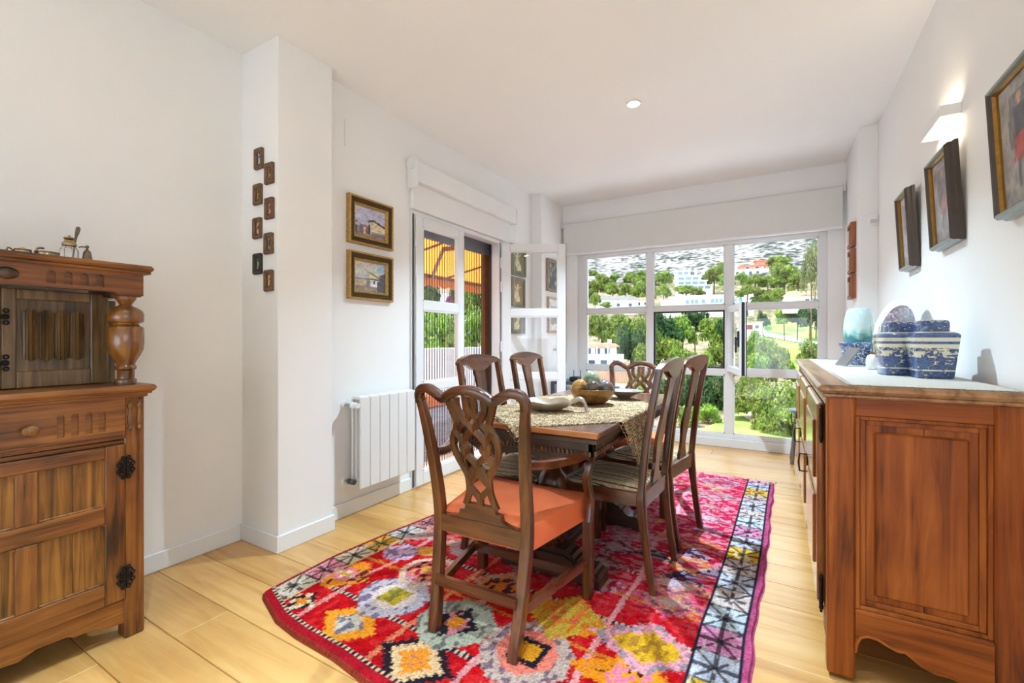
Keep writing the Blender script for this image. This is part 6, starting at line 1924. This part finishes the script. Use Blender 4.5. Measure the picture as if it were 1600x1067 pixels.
# ================================================================== villas on the slope
WHW = plain('white_render', (236, 234, 230), .9, noise=.03, nscale=.3)
CREAM = plain('cream_render', (232, 218, 198), .9, noise=.04, nscale=.3)
PINK = plain('pale_pink_render', (224, 190, 176), .9, noise=.04, nscale=.3)
TERR = plain('terracotta_render', (206, 128, 100), .9, noise=.06, nscale=.3)
TILE = plain('terracotta_roof_tile', (204, 158, 128), .9, noise=.16, nscale=.6, bump=.4, bscale=6)
GREYR = plain('grey_flat_roof', (168, 162, 156), .9, noise=.08, nscale=.3)
DGL = plain('dark_window_glass', (58, 74, 90), .12, noise=.2, nscale=.5)
AQ = plain('aqua_window_glass', (104, 142, 150), .12, noise=.15, nscale=.5)
def villa(name, label, u, vb, d, twist=0.0):
    p = at(u, vb, d)
    return thing(name, label, 'house', (p.x, p.y, p.z), math.atan2(-p.x, p.y) + R(twist))
def win_part(t, x, z, w, h, y, arched=False, glass=DGL):
    if arched:
        pts = [(x - w / 2, z), (x + w / 2, z)] + [(x + w / 2 * math.cos(a), z + h - w / 2 + w / 2 * math.sin(a)) for a in [PI * k / 6 for k in range(7)]]
        f = MB().prism([(x + (px - x) * 1.15, z + (pz - z) * 1.05) for px, pz in pts], y - .12, y).build('window', WHW, t)
        MB().prism(pts, y - .16, y - .12).build('pane', glass, f)
    else:
        f = MB().box(x - w / 2 - .12, x + w / 2 + .12, y - .12, y, z - .12, z + h + .12).build('window', WHW, t)
        MB().box(x - w / 2, x + w / 2, y - .16, y - .12, z, z + h).build('pane', glass, f)
M_ = lambda px, d: px * d / F_PX
# a: stepped modern villa
d = 330
t = villa('stepped_villa', 'white stepped modern villa with glass bands on the hill', 1085, 452, d, 8)
W_ = M_(52, d)
for k, (w0, z0, h0, y0) in enumerate(((1.0, -6, 9.0, 0), (.86, 3.0, 3.6, 2), (.7, 6.6, 3.6, 4), (.42, 10.2, 4.2, 6))):
    MB().box(-W_ / 2, W_ / 2 * (2 * w0 - 1), y0, y0 + 10, z0, z0 + h0).build('storey', WHW, t)
    MB().box(-W_ / 2 - .5, W_ / 2 * (2 * w0 - 1) + .5, y0 - 1.6, y0 + 10, z0 + h0 - .5, z0 + h0).build('slab', WHW, t)
    zz = z0 + h0 - 2.7
    n_ = max(2, int(5 * w0))
    for q in range(n_):
        xa = -W_ / 2 + 1 + (W_ * w0 - 2) * q / n_
        win_part(t, xa + (W_ * w0 - 2) / n_ / 2, zz, (W_ * w0 - 2) / n_ * .8, 1.8, y0, glass=AQ)
MB().box(W_ * .06, W_ * .1, 5, 9, 10, 16).build('tower', WHW, t)
# b: long arcaded building
d = 245
t = villa('arcaded_villa', 'long white building with rows of arched windows', 1108, 484, d, -6)
W_ = M_(122, d)
MB().box(-W_ / 2, W_ / 2, 0, 12, -4, 7.2).build('wall', WHW, t)
MB().box(-W_ / 2 - 4, -W_ * .3, -1.5, 9, -4, 6.2).build('wing', WHW, t)
MB().box(-W_ / 2, W_ / 2, -.2, .2, 7.2, 8.0).build('parapet', WHW, t)
MB().box(W_ * .15, W_ / 2, -2.5, 0, -4, 3.4).build('terrace', WHW, t)
for x in (-.26, -.2, -.15, -.07, .04, .09, .14, .24, .3, .36):
    win_part(t, x * W_, 3.6, 1.7, 2.4, 0, True, AQ)
for x in (-.26, -.2, -.07, .04, .09, .14):
    win_part(t, x * W_, .2, 1.6, 1.8, 0, False)
# c: terracotta villa over white arcade
d = 420
t = villa('terracotta_villa', 'terracotta villa with flat roofs above a white arcade at the hilltop', 1180, 432, d, 10)
W_ = M_(66, d)
MB().box(-W_ / 2, W_ * .3, 0, 10, -3, 7).build('arcade', WHW, t)
for x in (-.38, -.25, -.1, .05): win_part(t, x * W_, 2.0, 2.6, 3.2, 0, True)
MB().box(-W_ * .3, W_ / 2, 3, 14, 7, 10.5).build('storey', TERR, t)
MB().box(W_ * .05, W_ * .45, 6, 14, 10.5, 15).build('storey', TERR, t)
MB().box(-W_ * .34, W_ * .54, 2, 15, 10.5, 11.2).build('roof', TERR, t)
MB().box(W_ * .0, W_ * .5, 5, 15, 15, 15.8).build('roof', TERR, t)
for x in (-.15, .05, .2, .38): win_part(t, x * W_, 7.8, 3.0, 1.8, 3)
# d: low white houses
for (u, vb, d, wpx, lab, tw, hh) in ((966, 482, 225, 62, 'low white house with sloping pale roof on the left of the hill', 12, 4.4), (998, 480, 235, 36, 'small low white house beside a pine on the left of the hill', -10, 3.4)):
    t = villa('hillside_house', lab, u, vb, d, tw)
    W_ = M_(wpx, d)
    MB().box(-W_ / 2, W_ / 2, 0, 9, -3, hh).build('wall', WHW, t)
    MB().prism([(-W_ / 2 - .6, hh), (W_ / 2 + .6, hh), (W_ / 2 - 2, hh + 1.6), (-W_ / 2 + 2, hh + 1.6)], -.6, 9.6).build('roof', TILE if wpx < 40 else GREYR, t)
    for x in (-.3, 0, .3): win_part(t, x * W_, 1.0, 1.6, 1.5, 0)
# e: pink house right
d = 195
t = villa('pink_house', 'pale pink house with tiled roof at the right of the window', 1258, 478, d, -14)
W_ = M_(60, d)
MB().box(-W_ / 2, W_ / 2, 0, 9, -3, 4.6).build('wall', PINK, t)
MB().box(-W_ / 2, -W_ * .1, -1.6, 0, -3, 3.2).build('wing', WHW, t)
MB().prism([(-W_ / 2 - .6, 4.6), (W_ / 2 + .6, 4.6), (W_ / 2 - 2.4, 6.4), (-W_ / 2 + 2.4, 6.4)], -.7, 9.7).build('roof', TILE, t)
for x in (.05, .22, .4): win_part(t, x * W_, 1.4, 1.5, 1.6, 0)
for x in (-.36, -.2): win_part(t, x * W_, .6, 1.5, 1.4, -1.6)
# h: small house at the fairway
d = 190
t = villa('fairway_house', 'small white house with reddish wall at the start of the fairway', 1172, 516, d, 6)
W_ = M_(34, d)
MB().box(-W_ / 2, W_ / 2, 0, 6, -3, 3.2).build('wall', WHW, t)
MB().box(-W_ / 2 + .3, W_ * .1, -.3, 0, .4, 2.2).build('wall_panel', plain('dusky_red_render', (150, 74, 74), .9), t)
MB().box(-W_ / 2 - .4, W_ / 2 + .4, -.6, 6.4, 3.2, 3.6).build('roof', TILE, t)
win_part(t, W_ * .28, .8, 1.4, 1.3, 0)
# f: balcony house lower left
d = 100
t = villa('balcony_house', 'cream house with tiled roof and balcony at the left of the window', 942, 572, d, 10)
W_ = M_(62, d)
MB().box(-W_ / 2, W_ / 2 - 1.2, .8, 8, -4, 4.4).build('wall', CREAM, t)
MB().box(-W_ / 2 - .2, W_ / 2, -1.0, .8, -4, 1.9).build('lower_storey', WHW, t)
MB().box(-W_ / 2 - .2, W_ / 2, -1.0, -.85, 1.9, 2.7).build('balustrade', WHW, t)
for k in range(9):
    xx = -W_ / 2 + .2 + k * (W_ - .6) / 8
    MB().box(xx - .06, xx + .06, -1.12, -1.0, 1.95, 2.6).build('baluster', CREAM, t)
MB().prism([(-W_ / 2 - .4, 4.3), (W_ / 2 - .7, 4.3), (W_ / 2 - 1.6, 5.0), (-W_ / 2 + .6, 5.0)], -.4, 8.4).build('roof', TILE, t)
MB().box(W_ * .18, W_ * .26, 2, 3, 4.6, 5.9).build('chimney', WHW, t)
for k in range(3): MB().box(-W_ / 2 + .4 + k * 2.4, -W_ / 2 + .65 + k * 2.4, -.9, -.65, 2.6, 4.3).build('post', WHW, t)
for x in (-.35, -.12, .12): win_part(t, x * W_, 2.2, 1.1, 1.7, .8)
for x in (-.3, 0, .3): win_part(t, x * W_, .1, 1.4, 1.3, -1.0)
# g: tiled roof close below
d = 74
t = villa('tiled_roof_house', 'house with broad terracotta tiled roof below the balcony house', 956, 604, d, -8)
W_ = M_(72, d)
MB().box(-W_ / 2, W_ / 2, 0, 6, -4, .9).build('wall', CREAM, t)
rf_ = MB().prism([(-W_ / 2 - .5, .8), (W_ / 2 + .5, .8), (W_ / 2 - .8, 2.7), (-W_ / 2 + .8, 2.7)], -.5, 6.5).build('roof', TILE, t)
for k in range(22):
    x = -W_ / 2 + k * W_ / 21
    MB().tube([(x, -.55, .85), (x * .87, -.5, 2.68)], .1, 6).build('tile_row', TILE, rf_)
for x in (-.3, .1, .35): win_part(t, x * W_, -.9, 1.0, 1.0, 0)

# ================================================================== terrace beyond the french door
tf = struct('ground_terrace', MB().box(-5.0, -2.62, -1.0, 9.0, -.3, -.045), plain('grey_grout', (84, 84, 92), .9))
TIL = plain('dark_grey_terrace_tile', (66, 68, 80), .5, noise=.1, nscale=3)
tm = MB().box(-.196, .196, -.196, .196, -.012, .0, .003).mesh('terrace_tile', TIL)
for i in range(6):
    for j in range(13):
        o = link(bpy.data.objects.new('terrace_tile', tm)); o.parent = tf; o.location = (-2.83 - i * .4, 2.6 + j * .4, -.033)
struct('trim_3', MB().box(-5.2, -5.0, -1, 9.6, -.3, .16, .01), plain('terracotta_coping', (214, 110, 58), .8, noise=.08))
struct('wall_parapet', MB().box(-5.55, -5.3, -2, 9.6, -.6, .93, .01), plain('bright_white_render', (226, 230, 238), .85, noise=.02))
struct('ground_garden', MB().box(-70, -5.25, -30, 11.5, -1.2, -.6), plain('pale_garden_gravel', (206, 196, 180), .95, noise=.08, nscale=1))
# awning
def awn_mat():
    m, nt, b = base_mat('orange_awning_canvas')
    c = lin4((238, 140, 52))
    b.inputs['Base Color'].default_value = c; b.inputs['Roughness'].default_value = .9
    tr = N(nt, 'ShaderNodeBsdfTranslucent'); tr.inputs[0].default_value = c
    mx = nt.nodes.new('ShaderNodeMixShader'); mx.inputs[0].default_value = .55
    nt.links.new(b.outputs[0], mx.inputs[1]); nt.links.new(tr.outputs[0], mx.inputs[2]); nt.links.new(mx.outputs[0], nt.nodes['Material Output'].inputs['Surface'])
    return m
AWN = awn_mat()
aw = thing('awning', 'orange canvas awning with scalloped valance over the terrace', 'awning', (-2.62, 3.0, 2.60))
MB().add([(0, -3.2, .0), (-2.35, -3.2, -.44), (-2.35, 4.3, -.44), (0, 4.3, 0)], [(0, 1, 2, 3)]).build('canopy', AWN, aw)
vsc = [(-3.2, 0)]
pts = [(4.3, -.44), (-3.2, -.44)]
for k in range(30):
    y0 = -3.2 + k * .25
    for q in (0, .25, .5, .75): pts.append((y0 + q * .25, -.60 - .035 * math.sin(q * PI)))
pts.append((4.3, -.60))
mv = MB(); n_ = len(pts)
mv.add([(-2.36, a, b_) for a, b_ in pts], [tuple(range(n_))])
mv.build('valance', plain('brown_orange_valance', (186, 116, 60), .9, noise=.08), aw)
ABR = plain('brown_awning_metal', (120, 84, 62), .5, noise=.1)
MB().tube([(-2.35, -3.2, -.45), (-2.35, 4.3, -.45)], .035, 10).build('front_bar', ABR, aw, 40)
for (ya, yb_) in ((-.6, 1.2), (2.6, 1.6)):
    MB().tube([(-.05, ya, -.18), (-1.1, yb_, -.34), (-2.3, ya + .2, -.47)], .03, 8).build('folding_arm', ABR, aw, 40)
for k in range(5):
    y0 = -2.8 + k * 1.5
    MB().tube([(-.02, y0, -.01), (-2.33, y0, -.45)], .018, 6).build('rib', ABR, aw, 40)
MB().tube([(-.06, -3.2, .0), (-.06, 4.3, .0)], .06, 10).build('roller', ABR, aw, 40)
# planting and houses beyond the parapet
for (u, vt, vb, w_, d, k, lab) in [(672, 478, 556, 70, 13, 'lime', 'round clipped bush behind the parapet, left of the door mullion'), (706, 488, 556, 60, 13.5, 'lime', 'round clipped bush behind the parapet, at the door mullion'), (742, 474, 556, 66, 14, 'lime', 'bright bush behind the parapet seen through the open doorway'), (780, 480, 556, 70, 14.5, 'dark', 'dark bush behind the parapet at the screen edge'), (640, 484, 556, 60, 13, 'dark', 'dark bush behind the parapet beyond the radiator wall'),
                         (668, 436, 500, 60, 24, 'dark', 'dark tree on the terrace side left of the door mullion'), (742, 432, 500, 56, 24, 'pine', 'light tree beyond the terrace in the open doorway'), (716, 448, 500, 40, 26, 'dark', 'small dark tree behind the door mullion')]:
    tree(k, u, vt, vb, w_, d, lab, 'bush' if vb > 540 else 'tree', name='garden_bush' if vb > 540 else 'garden_tree')
tree('magenta', 702, 460, 486, 22, 17, 'magenta bougainvillea behind the door mullion', 'bush', name='bougainvillea')
for (u, vb, d, wpx, lab) in ((672, 492, 40, 74, 'white house with tiled roof beyond the terrace, left'), (745, 490, 44, 60, 'white house with tiled roof beyond the terrace, right')):
    t = villa('garden_house', lab, u, vb, d, 4)
    W_ = M_(wpx, d)
    MB().box(-W_ / 2, W_ / 2, 0, 4, -2, 2.0).build('wall', WHW, t)
    MB().prism([(-W_ / 2 - .2, 2.0), (W_ / 2 + .2, 2.0), (W_ / 2 - .8, 2.7), (-W_ / 2 + .8, 2.7)], -.3, 4.3).build('roof', TILE, t)
    for x in (-.25, .25): win_part(t, x * W_, .4, .5, .7, 0)
